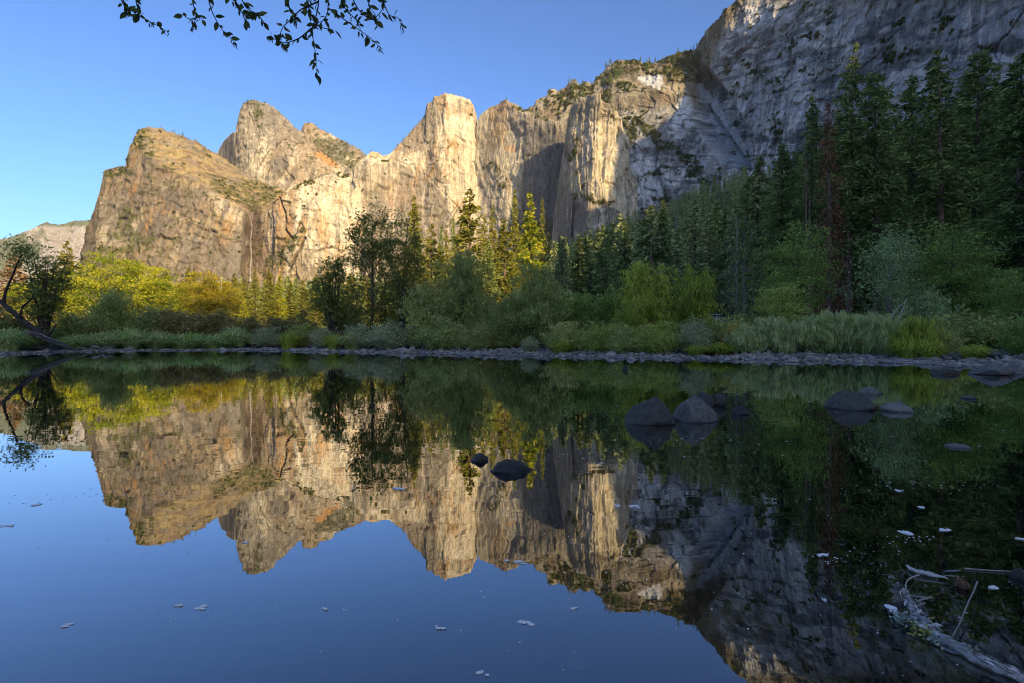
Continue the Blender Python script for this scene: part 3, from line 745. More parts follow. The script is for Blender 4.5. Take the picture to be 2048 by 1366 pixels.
def conifer(seed, H, R, base, per_m, tuft, tw, prof=0.8, droop=0.25, wmax=1.0, dens=8.0, ragged=0.5, sticks=0, gap=0.0):
    """trunk and needle sprays of a conifer; returns two MB"""
    rng = np.random.default_rng(seed)
    tr, cr = MB(), MB()
    lean = rng.normal(size=2) * 0.008 * H
    zt = np.linspace(0, 1, 9)
    tr.tube(np.stack((lean[0] * zt ** 2, lean[1] * zt ** 2, zt * H * 0.985), -1), [0.0135 * H, 0.010 * H, 0.006 * H, 0.0008 * H], 7)
    nb = int((1 - base) * H * per_m)
    u = rng.random(nb)
    z = H * (base + (1 - base) * u)
    z = np.round(z / 0.8) * 0.8 * 0.12 + z * 0.88
    if gap > 0:
        az0 = rng.random(nb) * 2 * np.pi
        keep = vn(np.cos(az0) * 1.3 + 7, np.sin(az0) * 1.3 + 7, z / 4.5, seed + 2) > gap
        z, az0, nb = z[keep], az0[keep], int(keep.sum())
    t = np.clip((H - z) / (H * (1 - base)), 0, 1)
    L = R * np.minimum(1, (t * 1.25) ** prof) * (1 - 0.35 * ss(0.75, 1.0, t)) * rng.uniform(1 - ragged, 1.1, nb) + 0.25
    sec = 0.75 + 0.5 * vn(np.arctan2(rng.normal(size=nb), rng.normal(size=nb)) * 1.3, z / 4.0, 0, seed)
    L = L * sec
    az = az0 if gap > 0 else rng.random(nb) * 2 * np.pi
    n = np.maximum(2, (L * dens).astype(int))
    bi = np.repeat(np.arange(nb), n)
    s = rng.random(len(bi)) ** 0.7
    s = 0.12 + 0.88 * s
    Lb, ab, zb = L[bi], az[bi], z[bi]
    rise = rng.normal(0, 0.12, nb)[bi] + 0.25 * (1 - t[bi])
    lat = rng.normal(size=len(bi)) * 0.13 * Lb * np.sin(np.pi * np.clip(s, 0.15, 0.9))
    r = Lb * s
    x = np.cos(ab) * r - np.sin(ab) * lat; y = np.sin(ab) * r + np.cos(ab) * lat
    zz = zb + rise * r - droop * Lb * s ** 2 + rng.normal(size=len(bi)) * (0.12 + 0.05 * Lb)
    C = np.stack((x + lean[0] * (zb / H) ** 2, y + lean[1] * (zb / H) ** 2, zz), -1)
    D = np.stack((np.cos(ab), np.sin(ab), rise - droop * s * 1.5), -1) + rng.normal(size=(len(bi), 3)) * 0.55
    q = rng.uniform(0.65, 1.25, len(bi))
    V, Q = leaf_quads(rng, C, D, tuft * q, tw * q)
    tint = np.clip(0.35 + 0.3 * s + 0.28 * rng.normal(size=len(bi)) + 0.25 * rng.normal(size=nb)[bi], 0, 1)
    cr.add(V, Q, tint=np.repeat(tint, 4))
    for i in rng.choice(nb, min(nb, sticks), replace=False):
        d = np.array((math.cos(az[i]), math.sin(az[i]), 0))
        p0 = np.array((0, 0, z[i])); p1 = p0 + d * L[i] * 0.5 + (0, 0, 0.1 * L[i]); p2 = p0 + d * L[i] * 0.95 - (0, 0, droop * L[i] * .8)
        tr.tube(smooth_path([p0, p1, p2], 5), [0.0012 * H, 0.0004 * H], 3)
    return tr, cr

def snag(seed, H, R, nbr=40, lo=0.2, curl=0.0, foliage=0):
    rng = np.random.default_rng(seed)
    tr, cr = MB(), MB()
    tr.tube(np.stack((np.zeros(8), np.zeros(8), np.linspace(0, H, 8)), -1), [0.014 * H, 0.009 * H, 0.002 * H], 6)
    for i in range(nbr):
        u = rng.random(); z = H * (lo + (1 - lo) * u); L = R * (1.05 - u) * rng.uniform(0.5, 1.1) + 0.3
        a = rng.random() * 6.283; d = np.array((math.cos(a), math.sin(a), 0))
        c = rng.normal(size=3) * 0.16 * L
        p = [np.array((0, 0, z)), np.array((0, 0, z)) + d * L * .45 + (0, 0, .06 * L) + c, np.array((0, 0, z)) + d * L * .9 + (0, 0, -.25 * L) + c, np.array((0, 0, z)) + d * L * (1 - curl) + (0, 0, -L * (.4 + curl)) + c]
        tr.tube(smooth_path(p, 7), [0.0028 * H, 0.0007 * H], 3)
        if foliage:
            C = p[1] + rng.normal(size=(foliage, 3)) * 0.22 * L
            V, Q = leaf_quads(rng, C, rng.normal(size=(foliage, 3)) + d, 0.35, 0.14)
            cr.add(V, Q, tint=np.repeat(rng.random(foliage), 4))
    return tr, cr

def shrub(seed, W, H, nst, per, leaf, lw, low=0.25, sig=0.07, up=0.5, nside=7, open_=0.0, rad=0.012):
    """fan of stems from the base with leaf clumps along their upper parts"""
    rng = np.random.default_rng(seed)
    tr, cr = MB(), MB()
    for i in range(nst):
        a = rng.random() * 6.283
        k = rng.random() ** 0.6
        bump = 0.72 + 0.5 * float(vn(np.array([a * 0.9]), np.array([k * 2.0]), np.array([0.0]), seed)[0])
        end = np.array((math.cos(a) * W / 2 * k, math.sin(a) * W / 2 * k, H * math.sqrt(max(0.03, 1 - 0.93 * k * k)))) * bump * rng.uniform(0.62, 1.14)
        end *= min(1.0, 0.98 * H / end[2], 0.56 * W / max(1e-3, math.hypot(end[0], end[1])))
        b = np.array((math.cos(a), math.sin(a), 0)) * W * 0.06 * rng.random()
        mid = b * 0.5 + end * 0.5 + np.array((-math.cos(a), -math.sin(a), 0.6)) * W * 0.05 + rng.normal(size=3) * W * 0.025
        path = smooth_path([b, mid, end], 8)
        tr.tube(path, [rad * H ** 0.7, rad * 0.25 * H ** 0.7], 4)
        if i % 5 == 0:                      # a bare shoot beyond the leaves
            tip = end * rng.uniform(1.02, 1.09) + rng.normal(size=3) * W * 0.02
            tr.tube(smooth_path([path[5], end, tip], 5), [rad * 0.3 * H ** 0.7, rad * 0.12 * H ** 0.7], 3)
        for j in range(nside):
            t = low + (1 - low) * rng.random() ** 0.75
            c = path[0] * 0
            f = t * 7; i0 = min(6, int(f)); c = path[i0] * (1 - (f - i0)) + path[i0 + 1] * (f - i0)
            c = c + rng.normal(size=3) * np.array((W, W, H * 0.6)) * 0.07
            if rng.random() < open_: continue
            n = max(4, int(per * rng.uniform(0.5, 1.4)))
            sg = sig * W * rng.uniform(0.5, 1.15)
            C = c + rng.normal(size=(n, 3)) * np.array((sg, sg, sg * 0.8))
            C[:, 2] = np.maximum(C[:, 2], 0.05)
            D = rng.normal(size=(n, 3)) + np.array((0, 0, up)) + rot_to(c[None]) * 0.5
            q = rng.uniform(0.6, 1.3, n)
            V, Q = leaf_quads(rng, C, D, leaf * q, lw * q)
            ti = np.clip(0.45 + 0.30 * rng.normal() + 0.25 * rng.normal(size=n) + 0.2 * (C[:, 2] / H - 0.5), 0, 1)
            cr.add(V, Q, tint=np.repeat(ti, 4))
    return tr, cr

def broadleaf(seed, W, H, clear, ncl, per, leaf, lw, rad=0.02, layered=0.0, sig=0.06, column=1.0):
    """trunk with limbs reaching to leaf clumps spread through an uneven crown"""
    rng = np.random.default_rng(seed)
    tr, cr = MB(), MB()
    top = np.array((rng.normal() * W * 0.04, rng.normal() * W * 0.04, H * 0.9))
    trunk = smooth_path([(0, 0, -0.2), (rng.normal() * W * 0.03, rng.normal() * W * 0.03, H * 0.4), top], 10)
    tr.tube(trunk, [rad * H, rad * 0.7 * H, rad * 0.12 * H], 7)
    for i in range(ncl):
        d = rot_to(rng.normal(size=3)[None])[0]
        k = rng.random() ** 0.42
        lump = 0.68 + 0.55 * float(vn(np.array([d[0] * 1.6 + 5]), np.array([d[1] * 1.6 + 5]), np.array([d[2] * 1.6 + 5]), seed)[0])
        zc = (clear + 1) / 2
        c = np.array((d[0] * W / 2, d[1] * W / 2, d[2] * H * (1 - clear) / 2)) * k * lump
        c[:2] *= column if c[2] > 0 else 1.0
        c[2] += H * zc
        if rng.random() < 0.55:
            t = np.clip((c[2] - 0.25 * H * rng.random() - 0.1 * H) / (0.9 * H), 0.12, 0.9)
            f = t * 9; i0 = int(f); p = trunk[i0] * (1 - f + i0) + trunk[min(9, i0 + 1)] * (f - i0)
            tr.tube(smooth_path([p, p * .45 + c * .55 + (0, 0, -0.02 * H), c], 6), [rad * 0.3 * H * (1 - t * .6), rad * 0.05 * H], 4)
        n = int(per * rng.uniform(0.5, 1.4)); sg = sig * W * rng.uniform(0.7, 1.35)
        C = c + rng.normal(size=(n, 3)) * np.array((sg * (1 + layered), sg * (1 + layered), sg * (0.8 - 0.5 * layered)))
        D = rng.normal(size=(n, 3)) + (0, 0, -0.2)
        q = rng.uniform(0.6, 1.3, n)
        V, Q = leaf_quads(rng, C, D, leaf * q, lw * q)
        ti = np.clip(0.42 + 0.32 * rng.normal() + 0.25 * rng.normal(size=n) + 0.15 * d[2], 0, 1)
        cr.add(V, Q, tint=np.repeat(ti, 4))
    return tr, cr

def sedge(seed, W, H, nb, bw):
    rng = np.random.default_rng(seed)
    cr = MB()
    a = rng.random(nb) * 6.283; r0 = rng.random(nb) ** 0.5 * W * 0.22
    out = rng.random(nb) ** 0.8 * W * 0.36; L = rng.uniform(0.45, 1.12, nb) * (1 - 0.35 * out / W / 0.36)
    wind = rng.normal(0.12, 0.1, nb) * W
    d = np.stack((np.cos(a), np.sin(a)), -1)
    side = np.stack((-np.sin(a), np.cos(a), 0 * a), -1) * bw / 2
    V = []
    for s, zz, oo, wf in ((0, 0, 0, 1.0), (0.4, 0.6, 0.2, 1.0), (0.75, 0.98, 0.6, 0.7), (1, 0.95, 1.1, 0.15)):
        p = np.stack((d[:, 0] * (r0 + out * oo) + wind * oo * .5, d[:, 1] * (r0 + out * oo), H * L * (zz - 0.45 * max(0, oo - .5) * (out / W / .36))), -1)
        V += [p - side * wf, p + side * wf]
    V = np.stack(V, 1)
    n = np.arange(nb)[:, None] * 8
    Q = np.concatenate([np.stack((n[:, 0] + k, n[:, 0] + k + 1, n[:, 0] + k + 3, n[:, 0] + k + 2), -1) for k in (0, 2, 4)])
    cr.add(V.reshape(-1, 3), Q, tint=np.repeat(np.clip(rng.normal(0.5, 0.34, nb), 0, 1), 8))
    return None, cr

# prototypes: real sizes, later scaled to each plant
PROTO = {}
def proto(key, tc, W, H, name, bark, leaf, part="crown"):
    tr, cr = tc
    PROTO[key] = (tr.mesh(name + "_trunk", [bark], True) if tr is not None else None,
                  cr.mesh(name + "_" + part, [leaf]) if cr is not None and cr.n else None, W, H, name, part)

for i in range(4): proto("willow%d" % i, shrub(100 + i, 7, 6, 58, 26, 0.30, 0.085, sig=0.040, up=0.9, low=0.16, nside=11), 7, 6, "willow_shrub", BARK, L_WILLOW)
for i in range(3): proto("low%d" % i, shrub(120 + i, 4, 2.4, 60, 20, 0.19, 0.07, sig=0.055, up=0.8, low=0.1, nside=8), 4, 2.4, "low_shrub", BARK, L_WILLOW)
for i in range(3): proto("reed%d" % i, shrub(125 + i, 4, 2.4, 110, 16, 0.42, 0.055, sig=0.032, up=2.6, low=0.08, nside=8, rad=0.007), 4, 2.4, "thicket_willow", BARK, L_WPALE)
for i in range(3): proto("round%d" % i, shrub(130 + i, 5, 3, 56, 24, 0.20, 0.11, sig=0.06, up=0.2, low=0.12, nside=9), 5, 3, "riverside_shrub", BARK, L_BROWN)
for i in range(3): proto("alder%d" % i, shrub(143 + i, 6, 10, 20, 19, 0.25, 0.13, sig=0.042, up=0.2, low=0.40, nside=17, open_=0.05, rad=0.016), 6, 10, "alder_tree", BARK, L_ALDER)
for i in range(2): proto("sapling%d" % i, broadleaf(150 + i, 5, 15, 0.15, 100, 72, 0.25, 0.13, 0.011, sig=0.08), 5, 15, "alder_tree", BARK, L_ALDER)
for i in range(3): proto("oak%d" % i, broadleaf(160 + i, 16, 20, 0.08, 125, 64, 0.60, 0.36, 0.018, layered=0.55, sig=0.045), 16, 20, "oak_tree", BARK_PALE, L_OAK)
for i in range(2): proto("green%d" % i, broadleaf(170 + i, 8, 14, 0.08, 120, 70, 0.30, 0.16, 0.013, layered=0.4, sig=0.065), 8, 14, "leafy_tree", BARK, L_DECID)
proto("aspen0", broadleaf(180, 7, 10, 0.1, 130, 62, 0.20, 0.11, 0.012, sig=0.06, column=0.72), 7, 10, "cottonwood_tree", BARK_PALE, L_ASPEN)
for i in range(4): proto("pine%d" % i, conifer(200 + i, 42, 5.4, (0.14, 0.36, 0.20, 0.10)[i], 12.5, 0.78, 0.25, prof=(0.62, 0.85, 0.45, 0.7)[i], droop=(0.24, 0.12, 0.2, 0.34)[i], dens=8.5, ragged=0.65, sticks=90, gap=(0.20, 0.28, 0.25, 0.18)[i]), 9, 42, "pine_tree", BARK_PINE, L_PINE)
for i in range(2): proto("deadpine%d" % i, conifer(210 + i, 42, 3.8, 0.05, 10, 0.6, 0.17, prof=0.55, droop=0.55, dens=7, ragged=0.6, sticks=150), 7.5, 42, "dead_pine", BARK_PINE, L_DEAD)
for i in range(3): proto("midpine%d" % i, conifer(220 + i, 40, 6.0, (0.10, 0.2, 0.06)[i], 8.5, 1.15, 0.46, prof=0.75, droop=0.2, dens=4.6, ragged=0.5, sticks=20, gap=0.18), 11, 40, "pine_tree", BARK_PINE, L_PINEL)
for i in range(2): proto("fir%d" % i, conifer(230 + i, 36, 4.2, 0.04, 8.5, 1.1, 0.46, prof=0.8, droop=0.3, dens=4.2, ragged=0.35), 7, 36, "fir_tree", BARK_PINE, L_FIR)
for i in range(5): proto("far%d" % i, conifer(240 + i, 30, (4.4, 3.8, 5.0, 4.2, 5.4)[i], (0.05, 0.03, 0.14, 0.08, 0.06)[i], 6.5, 1.15, 0.5, prof=0.8, droop=0.3, dens=3.0, ragged=0.45), 7, 30, "conifer", BARK_PINE, L_FIR)
proto("snag0", snag(250, 26, 3.0, 60), 6, 26, "dead_tree", DEADWOOD, L_DEAD)
proto("snag1", snag(251, 26, 1.2, 26, 0.4), 3, 26, "dead_tree", DEADWOOD, L_DEAD)
proto("ragged0", snag(252, 15, 3.6, 90, 0.12, 0.35, 26), 6, 15, "ragged_conifer", DEADWOOD, L_PINE)
for i in range(3): proto("sedge%d" % i, sedge(260 + i, 2.6, 1.25, 620, 0.05), 2.6, 1.25, "sedge_clump", None, L_SEDGE, "blades")

def plant(key, px, d, top, wpx, label, cat, group=None, leaf=None, bark=None, sink=0.1, rz=None, zbase=None, hm=None):
    trm, crm, Wp, Hp, name, part = PROTO[key]
    x = (px - CX) / F * d
    z = float(ground_z(x, d)) if zbase is None else zbase
    H = hm if hm else CH + (HZ - top) / F * d - z
    W = wpx / F * d
    sc = (W / Wp, W / Wp, H / Hp)
    e = link(name, None, loc=(x, d, z - sink), rz=(px * 0.37 if rz is None else rz), sc=sc)
    tag(e, label, cat, group)
    if trm is not None:
        t = link("trunk", trm, e)
        if bark: t.material_slots[0].link = 'OBJECT'; t.material_slots[0].material = bark
    if crm is not None:
        c = link(part, crm, e)
        if leaf: c.material_slots[0].link = 'OBJECT'; c.material_slots[0].material = leaf
    return e

def WYat(px): return float(np.interp(px, WPX, WY))

# ------------------------------------------------------------------ far bank: shrubs and sedge, left to right
BANK = [
    # key, px, offset behind waterline, top py, width px, leaf, label
    ("alder0", 88, 6, 492, 140, L_ALDER, "open many-stemmed willow standing behind the leaning trunk at the left edge"),
    ("low0", 20, 8, 632, 110, L_BROWN, "dull low shrub behind the grass at the far left edge"),
    ("round0", 150, 6, 624, 100, L_WDARK, "dark rounded shrub just right of the leaning trunk"),
    ("round1", 222, 7, 584, 84, L_WDARK, "tallest dark shrub in front of the golden oaks, with a pointed top"),
    ("round2", 190, 5.5, 618, 90, L_WDARK, "dark green shrub left of the pointed dark shrub, above the sedge"),
    ("round0", 292, 6.5, 610, 110, L_WDARK, "dark green shrub right of the pointed dark shrub, before the oaks"),
    ("round1", 362, 6, 622, 112, L_BROWN, "reddish brown shrub left of centre in the dark band over the sedge"),
    ("round2", 432, 6, 622, 112, L_BROWN, "reddish brown shrub below the golden meadow, middle of the dark band"),
    ("round0", 500, 6.2, 630, 104, L_BROWN, "brown shrub over the right end of the long sedge row"),
    ("round1", 566, 7, 634, 96, L_BROWN, "brownish shrub behind the single bright green tussock"),
    ("low1", 540, 3.6, 652, 74, L_WGREY, "low grey-green willow left of the single bright tussock"),
    ("low2", 612, 4.0, 642, 84, L_WILLOW, "low green willow between the bright tussock and the open alder"),
    ("low0", 646, 3.2, 654, 64, L_WGREY, "small grey willow at the foot of the open alder, on the stones"),
    ("alder1", 668, 5.5, 482, 136, L_ALDER, "open alder with bare forking stems, left of the two tall saplings"),
    ("sapling0", 742, 6, 396, 104, L_ALDER, "tallest slim alder sapling, its thin top leaning left over the cliff"),
    ("sapling1", 806, 6.5, 412, 100, L_ALDER, "slim dark alder sapling just left of the lit conifer"),
    ("low1", 722, 2.8, 646, 92, L_WGREY, "pale grey willow below the slim saplings, left one of the pair"),
    ("low2", 780, 2.8, 642, 96, L_WGREY, "pale grey willow below the slim saplings, right one of the pair"),
    ("low0", 700, 8, 610, 90, L_WILLOW, "green shrub filling the gap behind the open alder and saplings"),
    ("willow0", 866, 5, 560, 150, L_WILLOW, "olive willow right of the slim saplings, with yellowish top"),
    ("willow1", 926, 8, 505, 140, L_WDARK, "tall dark willow under the large lit pine"),
    ("low1", 890, 3, 632, 120, L_WDARK, "dark low willow by the stones under the olive willow"),
    ("low2", 962, 3, 640, 96, L_WILLOW, "low willow left of the big round dark willow"),
    ("willow2", 1068, 5, 512, 150, L_WDARK, "big round dark willow in the middle of the bank"),
    ("willow3", 1010, 4, 590, 96, L_WDARK, "smaller dark willow against the left side of the big round one"),
    ("low0", 1060, 2.2, 672, 46, L_WGREY, "tiny silver bush on the stones below the big round willow"),
    ("low1", 1134, 3.2, 640, 104, L_WILLOW, "low shrub right of the big round willow"),
    ("round1", 1150, 10, 590, 110, L_DECID, "dark leafy shrub behind the low shrubs right of the big round willow"),
    ("low2", 1200, 3.2, 642, 100, L_GREEN, "fresh green low shrub left of the yellow-green willows"),
    ("round2", 1222, 11, 575, 90, L_DECID, "deep green bush behind the left yellow-green willow"),
    ("low0", 1252, 2.6, 650, 84, L_WDARK, "dark low shrub in front of the left yellow-green willow"),
    ("willow1", 1292, 6, 524, 156, L_YGREEN, "broad yellow-green willow, left one of the two"),
    ("willow0", 1384, 6.5, 530, 122, L_YGREEN, "pointed yellow-green willow, right one of the two"),
    ("low1", 1318, 2.8, 640, 110, L_GREEN, "green low shrub in front of the two yellow-green willows"),
    ("low2", 1390, 2.6, 636, 84, L_WGREY, "grayish low shrub in front of the pointed yellow-green willow"),
    ("low0", 1462, 5, 642, 60, L_GOLD, "small yellowing bush left of the long pale thicket"),
    ("reed1", 1500, 3.0, 648, 100, L_WPALE, "left end of the long pale willow thicket beside the stones"),
    ("reed2", 1566, 3.2, 634, 116, L_WPALE, "pale thicket shrub below the light green sapling"),
    ("reed0", 1632, 3.4, 626, 120, L_WPALE, "pale thicket shrub below the twin bare trunks"),
    ("reed1", 1700, 3.4, 624, 124, L_WPALE, "tall pale thicket shrub left of the cottonwood"),
    ("reed2", 1770, 3.2, 630, 112, L_WPALE, "pale thicket shrub below the cottonwood and bare white sapling"),
    ("reed0", 1832, 3.2, 636, 104, L_YGREEN, "yellow tinged thicket shrub right of the bare white sapling"),
    ("low1", 1888, 4.0, 652, 76, L_WILLOW, "last shrub at the right end of the pale thicket, with gaps"),
    ("aspen0", 1782, 10, 452, 160, L_ASPEN, "grey-green cottonwood with pale trunk standing before the dark pines"),
    ("green0", 1556, 9, 556, 110, L_GREEN, "light green sapling right of the ragged half-dead conifer"),
    ("green1", 1592, 16, 446, 132, L_DECID, "green leafy tree wrapped round the twin bare trunks"),
    ("round2", 1855, 9, 575, 110, L_ASPEN, "greyish bush between the cottonwood and the deep green tree"),
    ("green1", 1900, 12, 448, 150, L_DECID, "tall deep green leafy tree right of the cottonwood"),
    ("green0", 1968, 13, 512, 120, L_DECID, "layered dark green tree second from the right edge"),
    ("green1", 2040, 8, 540, 110, L_DECID, "dark green leafy tree cut by the right edge of the picture"),
    ("low2", 1978, 6, 640, 110, L_WDARK, "dark low bush on the shaded bank near the right edge"),
    ("low0", 2050, 4.5, 636, 100, L_DECID, "dark green low bush at the right edge above the stones"),
    ("low1", 2130, 4, 620, 130, L_DECID, "bush on the bank just beyond the right edge"),
    ("willow2", -60, 7, 560, 150, L_WDARK, "willow on the bank just beyond the left edge"),
]
for key, px, off, top, w, leaf, label in BANK:
    cat = "shrub" if key[:3] in ("low", "rou", "wil", "ree") else "tree"
    plant(key, px, WYat(px) + off, top, w, label, cat, "shrubs along the far bank" if cat == "shrub" else "leafy trees along the far bank", leaf)

SEDGE = [(8, 2, 652, 90, 0, "soft sedge at the far left edge beside the arched root"), (48, 3.2, 655, 90, 0, "sedge behind the arched root of the leaning trunk"),
         (152, 2.0, 668, 78, 0, "first sedge tussock right of the driftwood"), (204, 2.2, 662, 88, 0, "second sedge tussock from the driftwood, drooping right"),
         (262, 2.2, 654, 96, 0, "tallest sedge tussock, in the middle of the left row"), (318, 1.9, 662, 88, 0, "sedge tussock right of the tallest one"),
         (374, 1.7, 663, 96, 0, "broad sedge tussock overhanging the stones"), (428, 1.8, 666, 90, 0, "sedge tussock second from the right end of the row"),
         (470, 2.6, 653, 74, 0, "arching sedge at the right end of the long row"), (578, 1.5, 660, 52, 1, "single bright green tussock standing alone by the stones"),
         (668, 2.0, 666, 50, 1, "bright green sedge at the foot of the open alder"), (706, 2.2, 664, 56, 1, "bright green sedge below the slim saplings"),
         (1122, 1.8, 676, 60, 1, "green sedge at the edge of the stones right of the big round willow"), (1440, 2.2, 684, 66, 1, "short bright sedge left of the pale thicket"),
         (1392, 1.8, 688, 60, 1, "short sedge at the stones under the pointed willow"), (1822, 2.0, 672, 84, 2, "yellow-green sedge by the lone dark boulder, left one"),
         (1862, 2.0, 676, 60, 2, "yellow-green sedge by the lone dark boulder, right one"), (1948, 2.8, 688, 70, 1, "low green sedge on the shaded bank near the right edge")]
for i, (px, off, top, w, c, label) in enumerate(SEDGE):
    plant("sedge%d" % (i % 3), px, WYat(px) + off, top, w * 1.15, label, "sedge", "sedge tussocks by the water", (L_SEDGE, L_SEDGEB, L_SEDGEB)[c], sink=0.02)

# ------------------------------------------------------------------ big pines on the right bank
PINES = [("pine0", 1563, 92, 286, 84, None, "dark pine at the left end of the tall stand"), ("pine3", 1622, 88, 190, 88, None, "slim dark pine left of the tallest pine"),
         ("pine1", 1698, 84, 84, 104, None, "tallest pine with a sunlit golden tip"), ("pine2", 1754, 82, 142, 110, None, "broad pine right of the tallest one, with a brownish lower crown"),
         ("pine0", 1826, 90, 150, 104, None, "pine behind the cottonwood, left of the second tallest pine"), ("pine3", 1882, 80, 96, 136, None, "second tallest dense pine above the deep green tree"),
         ("pine2", 1950, 84, 108, 124, None, "pine near the right edge, third of the dense group"), ("pine1", 1990, 92, 120, 110, None, "thin topped pine behind the right edge group"),
         ("pine3", 2040, 62, 108, 170, None, "nearest big dark pine cut by the right edge"), ("pine0", 1920, 110, 190, 110, None, "pine filling the gap behind the second tallest pine"),
         ("pine2", 1790, 115, 230, 96, None, "farther pine seen between the broad pine and the cottonwood"), ("pine0", 1660, 118, 260, 90, None, "farther pine between the slim and the tallest pine"),
         ("pine1", 1725, 120, 250, 90, None, "farther pine right behind the tallest pine"), ("pine3", 1590, 125, 300, 84, None, "farther pine behind the twin bare trunks"),
         ("pine2", 1860, 120, 240, 100, None, "farther pine behind the deep green tree"), ("pine1", 2010, 120, 210, 110, None, "farther pine in the dark corner at the right edge"),
         ("pine0", 2140, 60, 60, 200, None, "pine just beyond the right edge"), ("pine2", 2260, 52, 60, 200, None, "second pine beyond the right edge"),
         ("deadpine0", 1660, 80, 196, 62, None, "rust brown dead pine leaning against the tallest pine"), ("deadpine1", 1678, 86, 330, 60, None, "second brown dead pine right of the rust brown one")]
for key, px, d, top, w, lf, label in PINES:
    plant(key, px, d, top, w * 1.12, label, "dead pine" if key.startswith("dead") else "pine tree", "tall pines on the right bank", lf)
for px, d, top, label in ((1612, 66, 300, "pale bare trunk with a thin leafy top, left one of the twin trunks"), (1619, 67, 390, "straight bare trunk, right one of the twin trunks")):
    plant("snag1", px, d, top, 34, label, "dead tree", "twin bare trunks", bark=BARK_PINE)
plant("ragged0", 1488, 62, 392, 96, "ragged half-dead conifer with curling grey branches", "conifer")

# ------------------------------------------------------------------ middle distance: lit conifers and golden oaks
MID = [("midpine0", 830, 150, 390, 62, L_PINEL, "lit dense conifer right behind the slim dark sapling"), ("midpine1", 940, 165, 376, 88, L_PINEL, "large lit pine with an open top, standing highest in the middle"),
       ("midpine2", 1060, 185, 386, 66, L_OAK, "bright yellow-green conifer glowing beside the tower"), ("midpine1", 1010, 170, 436, 66, L_PINEL, "lit pine between the large open pine and the bright conifer"),
       ("fir0", 1030, 240, 378, 32, L_PINEL, "narrow fir left of the bright yellow-green conifer"), ("fir1", 984, 220, 408, 34, L_PINEL, "narrow fir right of the large open pine"),
       ("fir0", 1085, 240, 396, 26, L_PINEL, "slim column fir right of the bright yellow-green conifer"), ("fir1", 966, 240, 428, 34, L_PINEL, "short lit fir touching the large open pine"),
       ("fir0", 906, 250, 436, 24, L_FIR, "dark slim fir left of the large open pine"), ("fir1", 880, 250, 448, 24, L_FIR, "small dark fir in front of the pale wall"),
       ("fir0", 893, 230, 460, 26, L_PINEL, "small fir between two dark ones by the pale wall"), ("midpine2", 862, 185, 448, 54, L_PINEL, "lit conifer right of the dense sapling conifer"),
       ("midpine0", 880, 170, 490, 60, L_PINEL, "lower lit pine above the olive willow"), ("midpine2", 918, 200, 470, 44, L_PINEL, "lit conifer tucked left under the large open pine"),
       ("midpine0", 975, 160, 480, 60, L_PINE, "darker pine under the lit narrow fir"), ("midpine1", 1044, 210, 470, 48, L_PINEL, "lit pine below the bright yellow-green conifer"),
       ("midpine2", 1096, 280, 466, 34, L_PINEL, "golden topped small conifer below the tower, left one"), ("midpine0", 1120, 280, 470, 34, L_PINEL, "golden topped small conifer below the tower, right one"),
       ("midpine2", 800, 165, 520, 56, L_PINEL, "lit conifer seen through the slim dark saplings"), ("midpine0", 770, 175, 560, 50, L_PINEL, "lit conifer low behind the slim saplings"),
       ("midpine0", 28, 150, 506, 70, L_RUST, "sunlit rusty conifer behind the leaning trunk at the left edge"), ("midpine2", 132, 150, 482, 56, L_PINEL, "lit conifer behind the open willow at the left"),
       ("oak0", 205, 140, 494, 116, L_OAK, "tallest golden oak with pale limbs, left one of the row"), ("oak1", 255, 150, 512, 90, L_OAK, "golden oak right behind the tallest golden oak"),
       ("oak2", 305, 140, 526, 104, L_OAK, "round golden oak in the middle of the row"), ("oak0", 160, 150, 545, 80, L_OAK, "lowest golden oak at the left of the row"),
       ("oak1", 360, 165, 562, 66, L_OAK, "small golden oak between the round oak and the orange one"), ("oak2", 402, 140, 536, 78, L_AMBER, "slender golden oak with a dark trunk"),
       ("oak0", 446, 142, 548, 84, L_AMBER, "orange tinged golden oak at the right end of the row"), ("oak1", 60, 150, 560, 90, L_OAK, "golden oak behind the stems of the open willow"),
       ("oak2", 105, 160, 540, 80, L_OAK, "golden oak right behind the open willow"),
       ("fir0", 332, 250, 540, 28, L_PINEL, "small lit fir above the round golden oak"), ("fir1", 372, 250, 534, 28, L_PINEL, "small lit fir left of the slender oak"),
       ("fir0", 388, 260, 540, 26, L_PINEL, "small fir just behind the slender oak"), ("fir1", 468, 240, 546, 32, L_PINEL, "pale fir right of the orange tinged oak"),
       ("fir0", 490, 230, 560, 30, L_PINEL, "fir left of the group under the waterfall"), ("midpine2", 510, 220, 540, 34, L_PINEL, "tallest conifer of the group under the waterfall"),
       ("midpine0", 538, 215, 536, 40, L_PINEL, "bright conifer just right of the waterfall foot"), ("fir1", 556, 220, 548, 30, L_OAK, "yellow-green fir right of the waterfall group"),
       ("fir0", 580, 240, 562, 34, L_PINEL, "dark lit fir by the edge of the meadow"), ("midpine2", 604, 220, 560, 40, L_PINEL, "conifer left of the open alder, behind the meadow"),
       ("midpine0", 632, 200, 548, 44, L_PINEL, "conifer half hidden by the left side of the open alder"), ("fir1", 655, 220, 540, 40, L_PINEL, "conifer behind the forking stems of the open alder"),
       ("midpine1", 700, 190, 545, 50, L_PINEL, "lit conifer between the open alder and the tall sapling"), ("fir0", 487, 165, 590, 20, L_OAK, "very small bright fir standing in the meadow"),
       ("midpine2", 735, 210, 550, 44, L_PINEL, "lit conifer behind the tall sapling's lower trunk"), ("fir1", 590, 300, 552, 24, L_FIR, "far dark fir above the meadow edge")]
